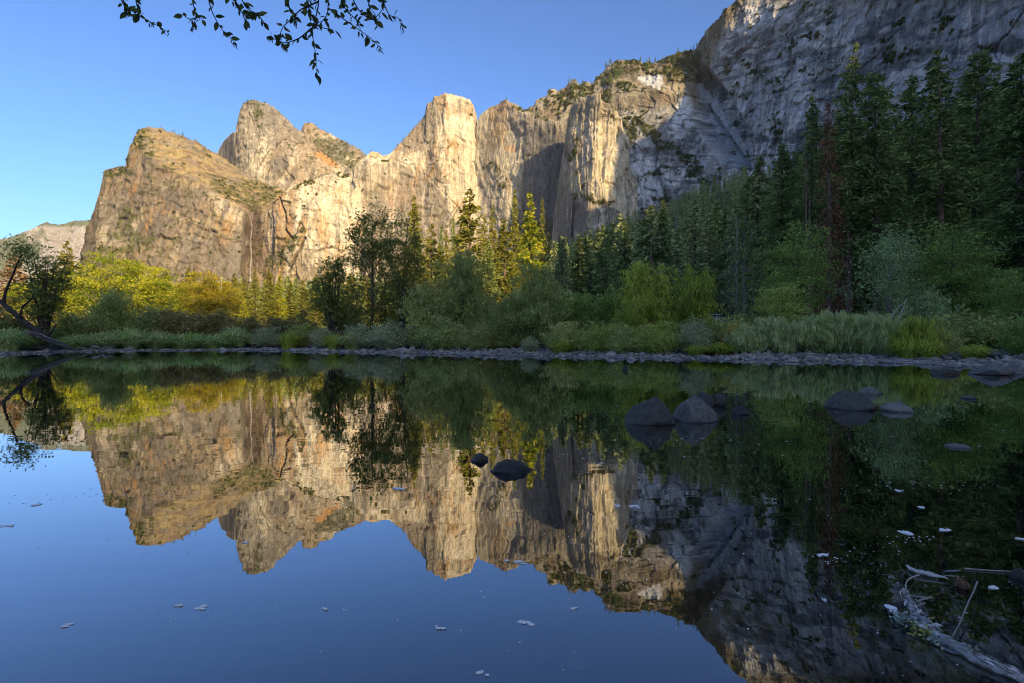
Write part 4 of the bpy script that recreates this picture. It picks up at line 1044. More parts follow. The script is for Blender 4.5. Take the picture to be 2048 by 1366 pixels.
for key, px, d, top, w, lf, label in MID:
    cat = "oak tree" if key.startswith("oak") else "conifer"
    plant(key, px, d, top, w * (0.98 if key[:3] == "oak" else 1.12), label, cat, "golden oaks across the meadow" if cat == "oak tree" else "sunlit conifers in the middle distance", lf)

# ------------------------------------------------------------------ forest on the slope
rng = np.random.default_rng(7)
TOPL = [(-200, 570), (300, 562), (480, 548), (640, 548), (760, 540), (880, 520), (1000, 505), (1090, 478), (1130, 472), (1180, 458), (1240, 428), (1300, 408), (1350, 392), (1400, 358), (1450, 332), (1500, 314), (1560, 292), (1650, 255), (1800, 225), (2048, 190), (2300, 160)]
TOPL = np.array(TOPL, float)
cand = []
for k in range(13000):
    px = rng.uniform(-120, 2200); d = math.exp(rng.uniform(math.log(115), math.log(1500)))
    lim = np.interp(px, TOPL[:, 0], TOPL[:, 1])
    if px < 760 and d < 330: continue
    if px < 900 and d < 210: continue
    if px < 1100 and d < 200 + (1100 - px) * 0.4: continue
    if px > 1520 and d > 700: continue
    x = (px - CX) / F * d; z = float(ground_z(x, d))
    H = rng.uniform(20, 42)
    v = HZ - (z + H - CH) / d * F
    if 1080 < px < 1530: lim = lim + max(0, 566 - lim) * float(ss(math.log(520), math.log(150), math.log(d))) * (rng.random() < 0.6)
    if v < lim + rng.uniform(0, 8):
        H2 = CH + (HZ - lim - rng.uniform(0, 10)) / F * d - z
        if H2 < 7: continue
        H = H2
    cand.append((H / d, px, d, z, H))
# keep the crowns from standing on each other
cand.sort(key=lambda c: c[2])
kept, cells = [], {}
for c in cand:
    x, y = (c[1] - CX) / F * c[2], c[2]
    sp = 4.6 + c[2] * 0.0065
    key = (int(x // sp), int(y // sp))
    if any((key[0] + a, key[1] + b) in cells for a in (-1, 0, 1) for b in (-1, 0, 1) if rng.random() < 0.6): continue
    cells[key] = 1; kept.append(c)
kept.sort(key=lambda c: -c[0])
print("forest trees", len(kept))
near, rest = kept[:230], kept[230:]
L_MIDF = leaf_mat("grey_green_needles", (0.046, 0.060, 0.028), (0.130, 0.145, 0.066), 0.2)
TONES = [L_MIDF, L_PINE, L_FIR, L_MIDF]
for i, (_, px, d, z, H) in enumerate(near):
    dead = (px > 1080 and rng.random() < 0.08)
    key = "snag0" if dead else ("fir%d" % (i % 2) if d < 260 and i % 3 else "far%d" % (i % 5))
    e = plant(key, px, d, 0, (H * rng.uniform(0.22, 0.30) if not dead else H * 0.16) * F / d,
              "grey dead tree among the conifers of the forested slope" if dead else "conifer in the thick forest on the slope below the cliffs",
              "dead tree" if dead else "conifer", "dead trees on the slope" if dead else "conifers of the slope forest", None if dead else TONES[i % 4], zbase=z, hm=H * (0.7 if dead else 1), rz=rng.random() * 6.28)
# a few pale dead spars stand out on the slope
for px, d, top, w, label in ((1278, 300, 472, 10, "white dead spar above the yellow-green willows"), (1372, 420, 418, 10, "leaning white dead spar high on the forest slope"), (1352, 380, 380, 40, "grey dead tree cluster high on the slope, left one"), (1412, 400, 420, 36, "grey dead tree beside the leaning white spar"), (1455, 330, 430, 34, "grey dead tree left of the ragged conifer"), (1302, 310, 460, 26, "grey dead tree right of the white spar"), (1245, 420, 450, 24, "thin grey dead tree on the left part of the slope")):
    e = plant("snag1" if w < 12 else "snag0", px, d, top, w, label, "dead tree", "dead trees on the slope")
    if "leaning" in label: e.rotation_euler = (0.0, 0.22, 0)

def joined(name, items, variants, mats, label, cat):
    """many far plants as one mesh; items: (x, y, z, width, height, variant, tint)"""
    mb = MB()
    for x, y, z, w, h, v, ti in items:
        V, Q, T = variants[v]
        a = x * 1.7 + y
        c, s = math.cos(a), math.sin(a)
        mb.add(np.stack((x + (V[:, 0] * c - V[:, 1] * s) * w, y + (V[:, 0] * s + V[:, 1] * c) * w, z + V[:, 2] * h), -1), Q, tint=np.clip(T + ti, 0, 1))
    o = link(name, mb.mesh(name, mats))
    tag(o, label, cat, kind="stuff")
    return o
FARV = []
for i in range(6):
    tr, cr = conifer(300 + i, 30, (4.4, 3.6, 4.9, 4.1, 5.4, 4.0)[i], 0.03, 3.2, 2.3, 1.15, prof=0.8, droop=0.3, dens=1.15, ragged=0.4)
    V = np.concatenate(cr.V) / np.array((7, 7, 30)); FARV.append((V, np.concatenate(cr.Q), np.concatenate(cr.t)))
items = [((px - CX) / F * d, d, z - 0.3, H * rng.uniform(0.18, 0.32), H, int(rng.integers(6)), rng.normal(-0.02, 0.26)) for _, px, d, z, H in rest]
L_FAR = leaf_mat("far_conifer_needles", (0.034, 0.046, 0.019), (0.112, 0.126, 0.052), 0.2)
joined("forest", items, FARV, [L_FAR], "dense conifer forest covering the slope below the cliffs", "forest")

# ------------------------------------------------------------------ scrub and trees on the cliffs
BLOB = []
for i in range(5):
    r2 = np.random.default_rng(400 + i)
    n = 34
    d = rot_to(r2.normal(size=(n, 3))); d[:, 2] = np.abs(d[:, 2])
    C = d * np.array((0.42, 0.42, 0.75)) * r2.uniform(0.4, 1, (n, 1))
    V, Q = leaf_quads(r2, C, r2.normal(size=(n, 3)), 0.42, 0.3)
    BLOB.append((V, Q, np.repeat(np.clip(r2.normal(0.45, 0.22, n), 0, 1), 4)))
items = []
for label, (PX, PY, XYZ, m) in LAYERS.items():
    vis = (PX > -20) & (PX < 2060) & (PY > -20) & (PY < 600)
    p = np.where(vis, m, 0).ravel()
    tot = p.sum()
    k = int(min(2600, tot * (0.10 if "huge" in label else 0.055)))
    if k < 3 or "hazy" in label: continue
    for j in rng.choice(len(p), k, replace=False, p=p / tot):
        x, y, z = XYZ.reshape(-1, 3)[j]
        h = rng.uniform(3.5, 8.5) * (1.35 if rng.random() < 0.25 else 1)
        items.append((x, y - 1.0, z - 1.0, h * rng.uniform(0.8, 1.7), h, int(rng.integers(5)), rng.normal(0, 0.15)))
print("scrub", len(items))
joined("shrubbery", items, BLOB, [L_SCRUB], "dark scrub growing on ledges and gullies of the cliffs", "scrub")

CREST = [("sunlit brown", [322, 345, 349, 366, 375, 379, 392, 412], 0, (8, 19), "tiny conifer on the crest of the brown left mountain"),
         ("sunlit brown", [262, 270, 208, 236], 0, (8, 14), "tiny conifer on the left shoulder of the brown left mountain"),
         ("scrub covered", [618, 632, 645, 652, 668, 676, 690, 705, 722], 0, (10, 20), "tiny conifer on the ridge behind the dome"),
         ("pale sunlit", [788, 794, 806, 820, 838, 742, 690, 640], 0, (9, 18), "tiny conifer on the left shoulder of the pale spire"),
         ("pale alcove", [1000, 1012, 1045, 1060, 1075, 1090], 0, (9, 18), "tiny conifer on top of the alcove wall"),
         ("huge shaded", [1098, 1138, 1142, 1166, 1183, 1212, 1222, 1237, 1241, 1258, 1264, 1281, 1300, 1311, 1330, 1337, 1352, 1358, 1366, 1371, 1382, 1388, 1394, 1410], 0, (9, 27), "small conifer on the long crest rising to the huge cliff"),
         ("huge shaded", [1212, 1218, 1224, 1230, 1236, 1242, 1248, 1150, 1160, 1172, 1388, 1396, 1404, 1372, 1380, 1340, 1352, 1296, 1420, 1440, 1208, 1226, 1228, 1240, 1390], 80, (26, 44), "small conifer on the ledges below the long crest"),
         ("sunlit fluted", [1144, 1150, 1160, 1172, 1200, 1214, 1226], 0, (8, 16), "tiny conifer on top of the sunlit tower")]
for frag, pxs, row, (h0, h1), label in CREST:
    PX, PY, XYZ, m = next(v for k, v in LAYERS.items() if k.startswith(frag))
    for px in pxs:
        j = int(np.argmin(np.abs(PX[0] - px)))
        r = int(row * rng.uniform(0.5, 1.3))
        x, y, z = XYZ[r, j]
        H = rng.uniform(h0, h1)
        trm, crm, Wp, Hp, nm, part = PROTO["far%d" % int(rng.integers(5))]
        o = link("conifer", crm, loc=(x, y + 1, z - 1.5), rz=rng.random() * 6, sc=(H * rng.uniform(0.034, 0.05),) * 2 + (H / 30,))
        tag(o, label, "conifer", "conifers on the cliff tops")

# ------------------------------------------------------------------ meadow scrub and undergrowth
items = []
for k in range(900):
    px = rng.uniform(-60, 680); d = rng.uniform(88, 260)
    x = (px - CX) / F * d
    h = rng.uniform(0.7, 2.2)
    items.append((x, d, float(ground_z(x, d)) - 0.1, h * rng.uniform(1.2, 2.2), h, int(rng.integers(5)), rng.normal(0.0, 0.2)))
joined("undergrowth", items, BLOB, [L_GOLD], "dry golden scrub covering the sunlit meadow", "scrub")
SMALLV = []
for i in range(4):
    tr, cr = shrub(420 + i, 1, 1, 12, 9, 0.13, 0.06, sig=0.10, up=0.6, low=0.05, nside=4)
    SMALLV.append((np.concatenate(cr.V), np.concatenate(cr.Q), np.concatenate(cr.t)))
items = []
for k in range(1500):
    px = rng.uniform(-100, 2200); off = rng.uniform(5, 40) if rng.random() < 0.7 else rng.uniform(5, 14)
    d = WYat(px) + off
    x = (px - CX) / F * d
    h = rng.uniform(0.5, 1.5) * (1.0 + 0.5 * (px > 1100))
    items.append((x, d, float(ground_z(x, d)) - 0.05, h * rng.uniform(1.0, 1.8), h, int(rng.integers(4)), rng.normal(-0.05, 0.2)))
joined("undergrowth", items, SMALLV, [L_WDARK], "dark undergrowth on the shaded bank behind the shrubs", "undergrowth")

# ------------------------------------------------------------------ stones and boulders
def rock_mesh(name, seed, sub, mat, flat=0.7, ang=0.35, tall=False):
    import bmesh
    bm = bmesh.new()
    bmesh.ops.create_icosphere(bm, subdivisions=sub, radius=1.0)
    V = np.array([v.co[:] for v in bm.verts])
    n = fbm(V[:, 0] * 1.1 + seed, V[:, 1] * 1.1, V[:, 2] * 1.1, 3, seed) - 0.5
    # flatten a few random facets for a broken, water-worn look
    r = np.random.default_rng(seed)
    for _ in range(12):
        d = rot_to(r.normal(size=(1, 3)))[0]
        h = r.uniform(0.58, 0.9)
        p = V @ d
        V = V - np.maximum(p - h, 0)[:, None] * d * 0.92
    V = V * (1 + n * ang * 1.6)[:, None]
    if sub >= 4: V = V * (1 + (fbm(V[:, 0] * 6, V[:, 1] * 6, V[:, 2] * 6, 3, seed + 5) - 0.5) * 0.07)[:, None]
    V[:, 2] *= flat
    T = np.array([[v.index for v in f.verts] for f in bm.faces])
    bm.free()
    V -= (V.max(0) + V.min(0)) / 2
    V /= np.abs(V).max(0)
    V[:, 2] *= flat
    return make_mesh(name, V, None, T, mats=[mat], smooth=True), V, T

def stone_mat(name, c1, c2, c3, scale, wet=False):
    m, nt, N, L, out = nodes(name)
    n1 = mapped_noise(N, L, (scale,) * 3, 6, 0.65)
    n2 = mapped_noise(N, L, (scale * 7,) * 3, 4, 0.6)
    mr = N("MapRange"); mr.inputs[1].default_value = 0.35; mr.inputs[2].default_value = 0.65
    L(n1, mr.inputs[0])
    mx = N("MixRGB"); mx.inputs[1].default_value = (*c1, 1); mx.inputs[2].default_value = (*c2, 1)
    L(mr.outputs[0], mx.inputs[0])
    oi = N("ObjectInfo"); at = N("Attribute", attribute_name="tint")
    ad = N("Math", operation='ADD'); L(oi.outputs["Random"], ad.inputs[0]); L(at.outputs["Fac"], ad.inputs[1])
    fr = N("Math", operation='FRACT'); L(ad.outputs[0], fr.inputs[0])
    m2 = N("MixRGB"); m2.inputs[2].default_value = (*c3, 1)
    L(fr.outputs[0], m2.inputs[0]); L(mx.outputs[0], m2.inputs[1])
    r = N("MapRange"); r.inputs[1].default_value = 0.3; r.inputs[2].default_value = 0.7; r.inputs[3].default_value = 0.7; r.inputs[4].default_value = 1.25
    L(n2, r.inputs[0])
    vm = N("VectorMath", operation='SCALE'); L(m2.outputs[0], vm.inputs[0]); L(r.outputs[0], vm.inputs["Scale"])
    b = N("BsdfPrincipled"); b.inputs["Roughness"].default_value = 0.55; b.inputs["Specular IOR Level"].default_value = 0.45
    rb = N("MapRange"); rb.inputs[3].default_value = 0.55; rb.inputs[4].default_value = 1.55
    fr2 = N("Math", operation='FRACT'); m7 = N("Math", operation='MULTIPLY'); m7.inputs[1].default_value = 7.31
    L(ad.outputs[0], m7.inputs[0]); L(m7.outputs[0], fr2.inputs[0]); L(fr2.outputs[0], rb.inputs[0])
    v2 = N("VectorMath", operation='SCALE'); L(vm.outputs[0], v2.inputs[0])
    if wet:                                  # damp foot of the stone where the river laps it
        ge = N("NewGeometry"); sp = N("SeparateXYZ"); L(ge.outputs["Position"], sp.inputs[0])
        wz = N("MapRange"); wz.inputs[1].default_value = 0.012; wz.inputs[2].default_value = 0.05; wz.inputs[3].default_value = 0.45; wz.inputs[4].default_value = 1.0
        az = N("Math", operation='MULTIPLY_ADD'); az.inputs[1].default_value = 0.04; L(n2, az.inputs[0]); sb = N("Math", operation='SUBTRACT'); sb.inputs[1].default_value = 0.02
        L(sp.outputs[2], sb.inputs[0]); L(sb.outputs[0], az.inputs[2]); L(az.outputs[0], wz.inputs[0])
        mw_ = N("Math", operation='MULTIPLY'); L(rb.outputs[0], mw_.inputs[0]); L(wz.outputs[0], mw_.inputs[1]); L(mw_.outputs[0], v2.inputs["Scale"])
        rr2 = N("MapRange"); rr2.inputs[1].default_value = 0.45; rr2.inputs[2].default_value = 1.0; rr2.inputs[3].default_value = 0.25; rr2.inputs[4].default_value = 0.75
        L(wz.outputs[0], rr2.inputs[0]); L(rr2.outputs[0], b.inputs["Roughness"])
    else:
        L(rb.outputs[0], v2.inputs["Scale"])
    L(v2.outputs[0], b.inputs["Base Color"])
    bp = N("Bump"); bp.inputs["Strength"].default_value = 0.7; bp.inputs["Distance"].default_value = 0.03
    L(n2, bp.inputs["Height"]); L(bp.outputs[0], b.inputs["Normal"])
    L(b.outputs[0], out.inputs[0])
    return m

M_STONE = stone_mat("river_stone", (0.120, 0.115, 0.102), (0.34, 0.325, 0.295), (0.22, 0.195, 0.17), 2.0, True)
M_BOULDER = stone_mat("boulder_rock", (0.030, 0.028, 0.022), (0.105, 0.098, 0.082), (0.055, 0.051, 0.043), 5.0, True)
M_PALEB = stone_mat("pale_boulder_rock", (0.100, 0.095, 0.082), (0.24, 0.23, 0.20), (0.16, 0.15, 0.13), 6.0, True)
M_BED = stone_mat("submerged_rock", (0.34, 0.25, 0.09), (0.60, 0.46, 0.18), (0.44, 0.35, 0.15), 3.0)

STONES = [rock_mesh("river_stone", 500 + i, 3, M_STONE, (0.55, 0.7, 0.45, 0.6, 0.5)[i]) for i in range(5)]
LOWST = [rock_mesh("cobble", 510 + i, 1, M_STONE, 0.6) for i in range(4)]
rng = np.random.default_rng(11)
st = []
for k in range(15000):
    px = rng.uniform(-60, 2200)
    wid = np.interp(px, [0, 500, 900, 1300, 1700, 2048], [1.4, 1.7, 3.0, 4.0, 4.8, 6.5])
    off = rng.uniform(-0.7, wid) if rng.random() < 0.93 else rng.uniform(-3.5, 0)
    d = WYat(px) + off
    s = min(0.36, math.exp(rng.normal(math.log(0.12), 0.5)))
    x = (px - CX) / F * d
    st.append((s / d, x, d, s, off))
acc, cells = [], {}
for a in st:
    x, y, s = a[1:4]
    ok = True
    for i in range(int((x - 1) // 1), int((x + 1) // 1) + 1):
        for j in range(int((y - 1) // 1), int((y + 1) // 1) + 1):
            for (x2, y2, s2) in cells.get((i, j), ()):
                if math.hypot(x - x2, y - y2) < (s + s2) * 0.60: ok = False
    if not ok: continue
    cells.setdefault((int(x // 1), int(y // 1)), []).append((x, y, s))
    acc.append(a)
print("stones", len(acc))
acc.sort(key=lambda a: -a[0])
for i, (_, x, y, s, off) in enumerate(acc[:290]):
    me, V, T = STONES[i % 5]
    z = max(float(ground_z(x, y)), -0.18)
    o = link("river_stone", me, loc=(x, y, z + s * 0.18), rz=rng.random() * 6.28, sc=(s * rng.uniform(0.85, 1.3), s * rng.uniform(0.7, 1.0), s * rng.uniform(0.9, 1.5)))
    tag(o, "rounded grey stone in the strip of cobbles along the far waterline", "stone", "stones along the far waterline")
mb = MB()
for i, (_, x, y, s, off) in enumerate(acc[290:]):
    me, V, T = LOWST[i % 4]
    z = max(float(ground_z(x, y)), -0.12)
    a = rng.random() * 6.28
    c, q = math.cos(a), math.sin(a)
    mb.add(np.stack((x + (V[:, 0] * c * 1.2 - V[:, 1] * q) * s, y + (V[:, 0] * q * 1.2 + V[:, 1] * c) * s, z + s * 0.15 + V[:, 2] * s), -1), None, T, tint=rng.random())
tag(link("gravel", mb.mesh("gravel", [M_STONE], True)), "smaller cobbles between the stones along the far bank", "gravel", kind="stuff")

def boulder(seed, px, top, base, hw, label, mat=None, flat=0.8, depth=0.9, group=None, ang=0.3, name="boulder"):
    d = CH * F / (base - HZ)
    w = hw / F * d
    h = (base - top) / F * d + 0.02
    me, V, T = rock_mesh(name, seed, 5, mat or M_BOULDER, flat, ang)
    me.materials[0] = mat or M_BOULDER
    co = np.empty(len(me.vertices) * 3); me.vertices.foreach_get("co", co); co = co.reshape(-1, 3)
    r_ = (co[:, 2] / np.abs(co[:, 2]).max() + 1) / 2
    co[:, :2] *= (1.06 - 0.34 * np.clip(r_, 0, 1) ** 1.6)[:, None]
    co += ((ridged(co[:, 0] * 2.2 + seed, co[:, 1] * 2.2, co[:, 2] * 2.2, 4, seed) - 0.6) * 0.16)[:, None] * rot_to(co)
    me.vertices.foreach_set("co", co.ravel()); me.update()
    zs = (h + 0.35 * h + 0.05) / 2
    o = link(name, me, loc=((px - CX) / F * (d + w * depth * .6), d + w * depth * 0.6, h - zs), rz=seed * 1.3, sc=(w * 1.03, w * depth, zs / flat))
    tag(o, label, "boulder", group)
    return o
BG = "boulders standing in the river"
def peak_boulder(seed, px, top, base, hw, label, apex, mat):
    o = boulder(seed, px, top, base, hw, label, mat, group=BG)
    me = o.data
    co = np.empty(len(me.vertices) * 3); me.vertices.foreach_get("co", co); co = co.reshape(-1, 3)
    r = (co[:, 2] / np.abs(co[:, 2]).max() + 1) / 2
    co[:, :2] *= (1.05 - 0.52 * np.clip(r, 0, 1) ** 1.8)[:, None]
    co[:, 0] += apex * r ** 2
    me.vertices.foreach_set("co", co.ravel()); me.update()
    o.rotation_euler = (0, 0, 0.15)
    return o
peak_boulder(601, 1297, 799, 850, 49, "largest dark pointed boulder in mid river", 0.12, M_BOULDER)
boulder(602, 1391, 797, 844, 48, "paler rounded boulder right beside the dark pointed one", M_PALEB, 0.8, group=BG)
boulder(603, 1408, 788, 812, 26, "small dark boulder behind the paler rounded one, left of two", flat=0.8, group=BG)
boulder(604, 1438, 790, 812, 17, "small dark boulder behind the paler rounded one, right of two", flat=0.8, group=BG)
boulder(605, 1481, 815, 829, 22, "low flat stone right of the paler rounded boulder", flat=0.5, group=BG)
boulder(606, 1697, 787, 819, 47, "dark domed boulder on the right side of the river", flat=0.75, group=BG)
boulder(607, 1740, 777, 789, 24, "flat pale stone just behind the dark domed boulder", M_PALEB, 0.4, group=BG)
boulder(608, 1793, 811, 824, 32, "flat slab of stone right of the dark domed boulder", M_PALEB, 0.35, group=BG)
boulder(609, 1022, 929, 947, 42, "oval dark rock in the middle of the cliff reflection", flat=0.6, group=BG)
boulder(610, 958, 913, 924, 22, "small oval rock left of the oval dark rock", flat=0.6, group=BG)
boulder(611, 1984, 730, 751, 36, "big rounded rock by the right shore", M_PALEB, 0.6, group=BG)
boulder(612, 2020, 735, 748, 28, "rounded rock touching the big one by the right shore", M_PALEB, 0.6, group=BG)
boulder(613, 1936, 794, 798, 16, "tiny flat stone breaking the water below the right shore", M_PALEB, 0.35, group=BG)
boulder(614, 1918, 894, 897, 26, "flat pale sliver of rock awash at the right", M_PALEB, 0.3, group=BG)
boulder(615, 1250, 731, 741, 6, "single small dark stone just off the cobble strip", flat=0.8, group=BG)
boulder(616, 2046, 1150, 1163, 24, "low rock cut by the right edge near the viewer", M_BOULDER, 0.5, group=BG)
boulder(617, 1888, 737, 748, 30, "low dark rock left of the big rounded rock by the right shore", M_BOULDER, 0.5, group=BG)
_x, _y = (1851 - CX) / F * (WYat(1851) + 2.6), WYat(1851) + 2.6
me, V, T = rock_mesh("boulder", 620, 4, M_BOULDER, 0.7, 0.25)
tag(link("boulder", me, loc=(_x, _y, float(ground_z(_x, _y)) + 0.18), rz=0.5, sc=(0.42, 0.36, 0.40)), "lone dark boulder on the stones before the yellow-green sedge", "boulder", "boulders standing in the river")
# rocks lying on the river bed
for i, (px, py, hw, label) in enumerate(((1770, 1022, 38, "brown rock under water below the pines' reflection"), (1900, 1250, 95, "large brown rock under water beside the floating branch"), (1560, 1320, 44, "brown rock under water left of the floating branch"), (1690, 1010, 40, "olive rock under water left of the brown one"), (1850, 940, 60, "olive rock under water in the dark right part"), (1980, 1040, 50, "brown rock under water near the right edge"), (1150, 1250, 22, "pale rock under water in the blue reflection"), (1760, 1180, 40, "rock under water above the floating branch"))):
    d = 1.75 * F / (py - HZ)
    w = hw / F * d
    me, V, T = rock_mesh("submerged_rock", 640 + i, 4, M_BED, 0.6, 0.3)
    x = (px - CX) / F * d
    tag(link("submerged_rock", me, loc=(x, d, float(ground_z(x, d)) + w * 0.1), rz=i * 1.0, sc=(w, w * 0.8, w * 0.55)), label, "rock", "rocks under the water")

r9 = np.random.default_rng(91)
for i in range(34):
    py = r9.uniform(930, 1345); px = r9.uniform(1330 if py > 1050 else 1500, 2060)
    d = 1.78 * F / (py - HZ); w = r9.uniform(14, 46) / F * d
    me, V, T = rock_mesh("submerged_rock", 670 + i % 6, 3, M_BED, 0.6, 0.3)
    x = (px - CX) / F * d
    tag(link("submerged_rock", me, loc=(x, d, float(ground_z(x, d)) + w * 0.05), rz=i * 1.7, sc=(w, w * 0.8, w * 0.5)), "dim brown cobble on the river bed under the dark water at lower right", "rock", "cobbles on the river bed")

# ------------------------------------------------------------------ leaning trunk and driftwood at the left
def wood(name, pts, rad, mat, label, cat, group=None, y0=48.0, k=9, n=14):
    W3 = np.array([P(px, py, y0 + dy) for px, py, dy in pts])
    base = W3[0].copy()
    path = smooth_path(W3 - base, n)
    rr_ = np.interp(np.linspace(0, 1, n), np.linspace(0, 1, len(rad)), rad)
    V, Q, T = tube(path, rr_, k)
    V = V + (fbm(V[:, 0:1] * 3 + base[0], V[:, 1:2] * 3, V[:, 2:3] * 3, 3, int(abs(base[0]) * 7)) - 0.5) * rr_.mean() * 0.6
    o = link(name, make_mesh(name, V, Q, T, mats=[mat], smooth=True), loc=base)
    if label: tag(o, label, cat, group)
    return o
lean = link("leaning_tree", None, loc=P(95, 674, 48))
tag(lean, "dark trunk leaning left over the water with an upright forked limb", "tree")
def lean_part(name, paths, mat, parent=lean, base=P(95, 674, 48), k=8):
    mb = MB()
    for pts, rad in paths:
        mb.tube(smooth_path([P(a, b, 48 + c) - base for a, b, c in pts], 12), rad, k)
    return link(name, mb.mesh(name, [mat], True), parent)
lean_part("trunk", [([(98, 680, 0), (85, 668, 0), (64, 657, 0), (42, 638, 0), (23, 622, 0), (6, 606, 0), (-30, 580, 0)], [0.29, 0.26, 0.22, 0.18, 0.12])], BARK_DARK)
lean_part("limb", [([(8, 606, 0), (8, 590, 0), (16, 570, 0), (26, 550, 0), (33, 530, 0), (43, 508, 0)], [0.12, 0.09, 0.05])], BARK_DARK)
lean_part("limb", [([(41, 636, -.3), (42, 616, -.4), (53, 606, -.4), (64, 600, -.4), (68, 584, -.4)], [0.12, 0.08, 0.03])], BARK_DARK)
lean_part("limb", [([(96, 672, -.3), (106, 660, -.5), (113, 648, -.5)], [0.1, 0.05])], BARK_DARK)
r3 = np.random.default_rng(31)
mb = MB()
for px, py, n, sg in ((40, 498, 130, 0.7), (28, 508, 110, 0.6), (54, 512, 110, 0.6), (42, 505, 60, 0.4), (34, 494, 60, 0.45), (50, 490, 60, 0.45), (26, 510, 50, 0.4), (58, 505, 50, 0.4), (22, 530, 25, 0.3), (66, 592, 40, 0.35), (70, 580, 30, 0.3), (18, 545, 20, 0.25), (45, 520, 30, .3)):
    C = P(px, py, 48) - P(95, 674, 48) + np.clip(r3.normal(size=(n, 3)), -1.7, 1.7) * sg
    V, Q = leaf_quads(r3, C, r3.normal(size=(n, 3)), 0.24, 0.11); mb.add(V, Q, tint=np.repeat(r3.random(n), 4))
link("crown", mb.mesh("crown", [L_ALDER]), lean)
DW = "driftwood at the left shore"
wood("driftwood_log", [(20, 696, 0), (25, 682, 0), (40, 671, 0), (58, 666, 0), (70, 667, 0)], [0.30, 0.26, 0.2], DRIFT, "grey arched root of the leaning trunk standing in the water", "driftwood", DW)
wood("driftwood_log", [(64, 666, -.5), (95, 680, -.5), (127, 692, -.5), (158, 700, -.5)], [0.22, 0.24, 0.18, 0.05], DRIFT, "grey log sloping right from the arched root down to the water", "driftwood", DW)
wood("driftwood_log", [(72, 664, -.8), (95, 675, -.8), (122, 684, -.8)], [0.05, 0.06, 0.03], DEADWOOD, "thin pale branch lying along the sloping grey log", "driftwood", DW)
wood("driftwood_log", [(40, 698, 0), (70, 696, 0), (100, 698, 0)], [0.10, 0.12, 0.05], DRIFT, "dark half sunk log under the arched root", "driftwood", DW)
for i, (a, b, r, lab) in enumerate((((158, 695), (177, 700), 0.09, "short tapered driftwood stick right of the sloping log"), ((184, 693), (201, 696), 0.12, "stubby driftwood piece below the second sedge tussock"), ((203, 700), (218, 692), 0.12, "upturned driftwood stub below the second sedge tussock"), ((215, 697), (232, 693), 0.05, "thin driftwood stick right of the upturned stub"), ((246, 699), (262, 692), 0.05, "thin driftwood fork below the tallest sedge"), ((255, 692), (270, 699), 0.05, "crossed driftwood stick below the tallest sedge"))):
    wood("driftwood_stick", [(*a, 2.2), ((a[0] + b[0]) / 2, (a[1] + b[1]) / 2 - 1, 2.2), (*b, 2.2)], [r, r * 0.9, r * 0.4], DEADWOOD, lab, "driftwood", DW, n=7, k=6)
wood("bare_sapling", [(1782, 690, -15.5), (1788, 665, -15.5), (1797, 640, -15.5), (1806, 618, -15.5), (1812, 600, -15.5)], [0.055, 0.045, 0.02], BARK_PALE, "bare white sapling leaning right in the pale thicket", "dead tree", "bare pale saplings", y0=50)
mbp = wood("bare_sapling", [(1766, 655, -15.5), (1782, 635, -15.5), (1800, 612, -15.5), (1810, 604, -15.5)], [0.045, 0.035, 0.015], BARK_PALE, "bare white branch leaning right just left of the white sapling", "dead tree", "bare pale saplings", y0=50)
wood("fallen_branch", [(1080, 702, 0), (1066, 690, 0.5), (1050, 682, 0.8)], [0.05, 0.04, 0.02], DEADWOOD, "pale dead branch lying on stones under the big round willow", "branch", y0=43)
wood("fallen_branch", [(842, 698, 0), (852, 680, 0.5), (868, 662, 0.8), (872, 650, 1)], [0.05, 0.04, 0.02], DEADWOOD, "thin grey branch rising from the low dark willow", "branch", y0=48)
wood("fallen_branch", [(616, 692, 0), (630, 684, 0.3), (642, 680, 0.5)], [0.06, 0.05, 0.02], DRIFT, "short dead branch on the stones right of the bright tussock", "branch", y0=54)

# ------------------------------------------------------------------ waterfall
mw, nt, N, L, out = nodes("falling_water")
n1 = mapped_noise(N, L, (0.5, 0.5, 0.03), 4, 0.6)
mr = N("MapRange"); mr.inputs[1].default_value = 0.35; mr.inputs[2].default_value = 0.65; mr.inputs[3].default_value = 0.0; mr.inputs[4].default_value = 0.32
L(n1, mr.inputs[0])
d_ = N("BsdfDiffuse"); d_.inputs[0].default_value = (0.72, 0.70, 0.68, 1)
t_ = N("BsdfTransparent"); s_ = N("MixShader"); L(mr.outputs[0], s_.inputs[0]); L(t_.outputs[0], s_.inputs[1]); L(d_.outputs[0], s_.inputs[2])
L(s_.outputs[0], out.inputs[0])
LP = next(v for k, v in LAYERS.items() if k.startswith("sunlit brown"))
jc = int(np.argmin(np.abs(LP[0][0] - 509)))
colp = LP[2][:, jc][(LP[1][:, jc] > 424) & (LP[1][:, jc] < 566)]
yy_ = np.minimum.accumulate(colp[:, 1])
fall = np.stack((colp[:, 0], np.minimum(yy_, colp[0, 1] - 4) - 9, colp[:, 2] + 1), -1)
fall = np.concatenate((colp[:1] + (0, 2, 1), fall))
for _ in range(12): fall[1:-1] = (fall[:-2] + 2 * fall[1:-1] + fall[2:]) / 4
V, Q, T = tube(fall, [1.0, 1.3, 1.8, 2.6, 4.0], 10)
o = link("waterfall", make_mesh("waterfall", V, Q, T, mats=[mw], smooth=True))
tag(o, "thin white waterfall dropping down the dark stained cliff", "waterfall")

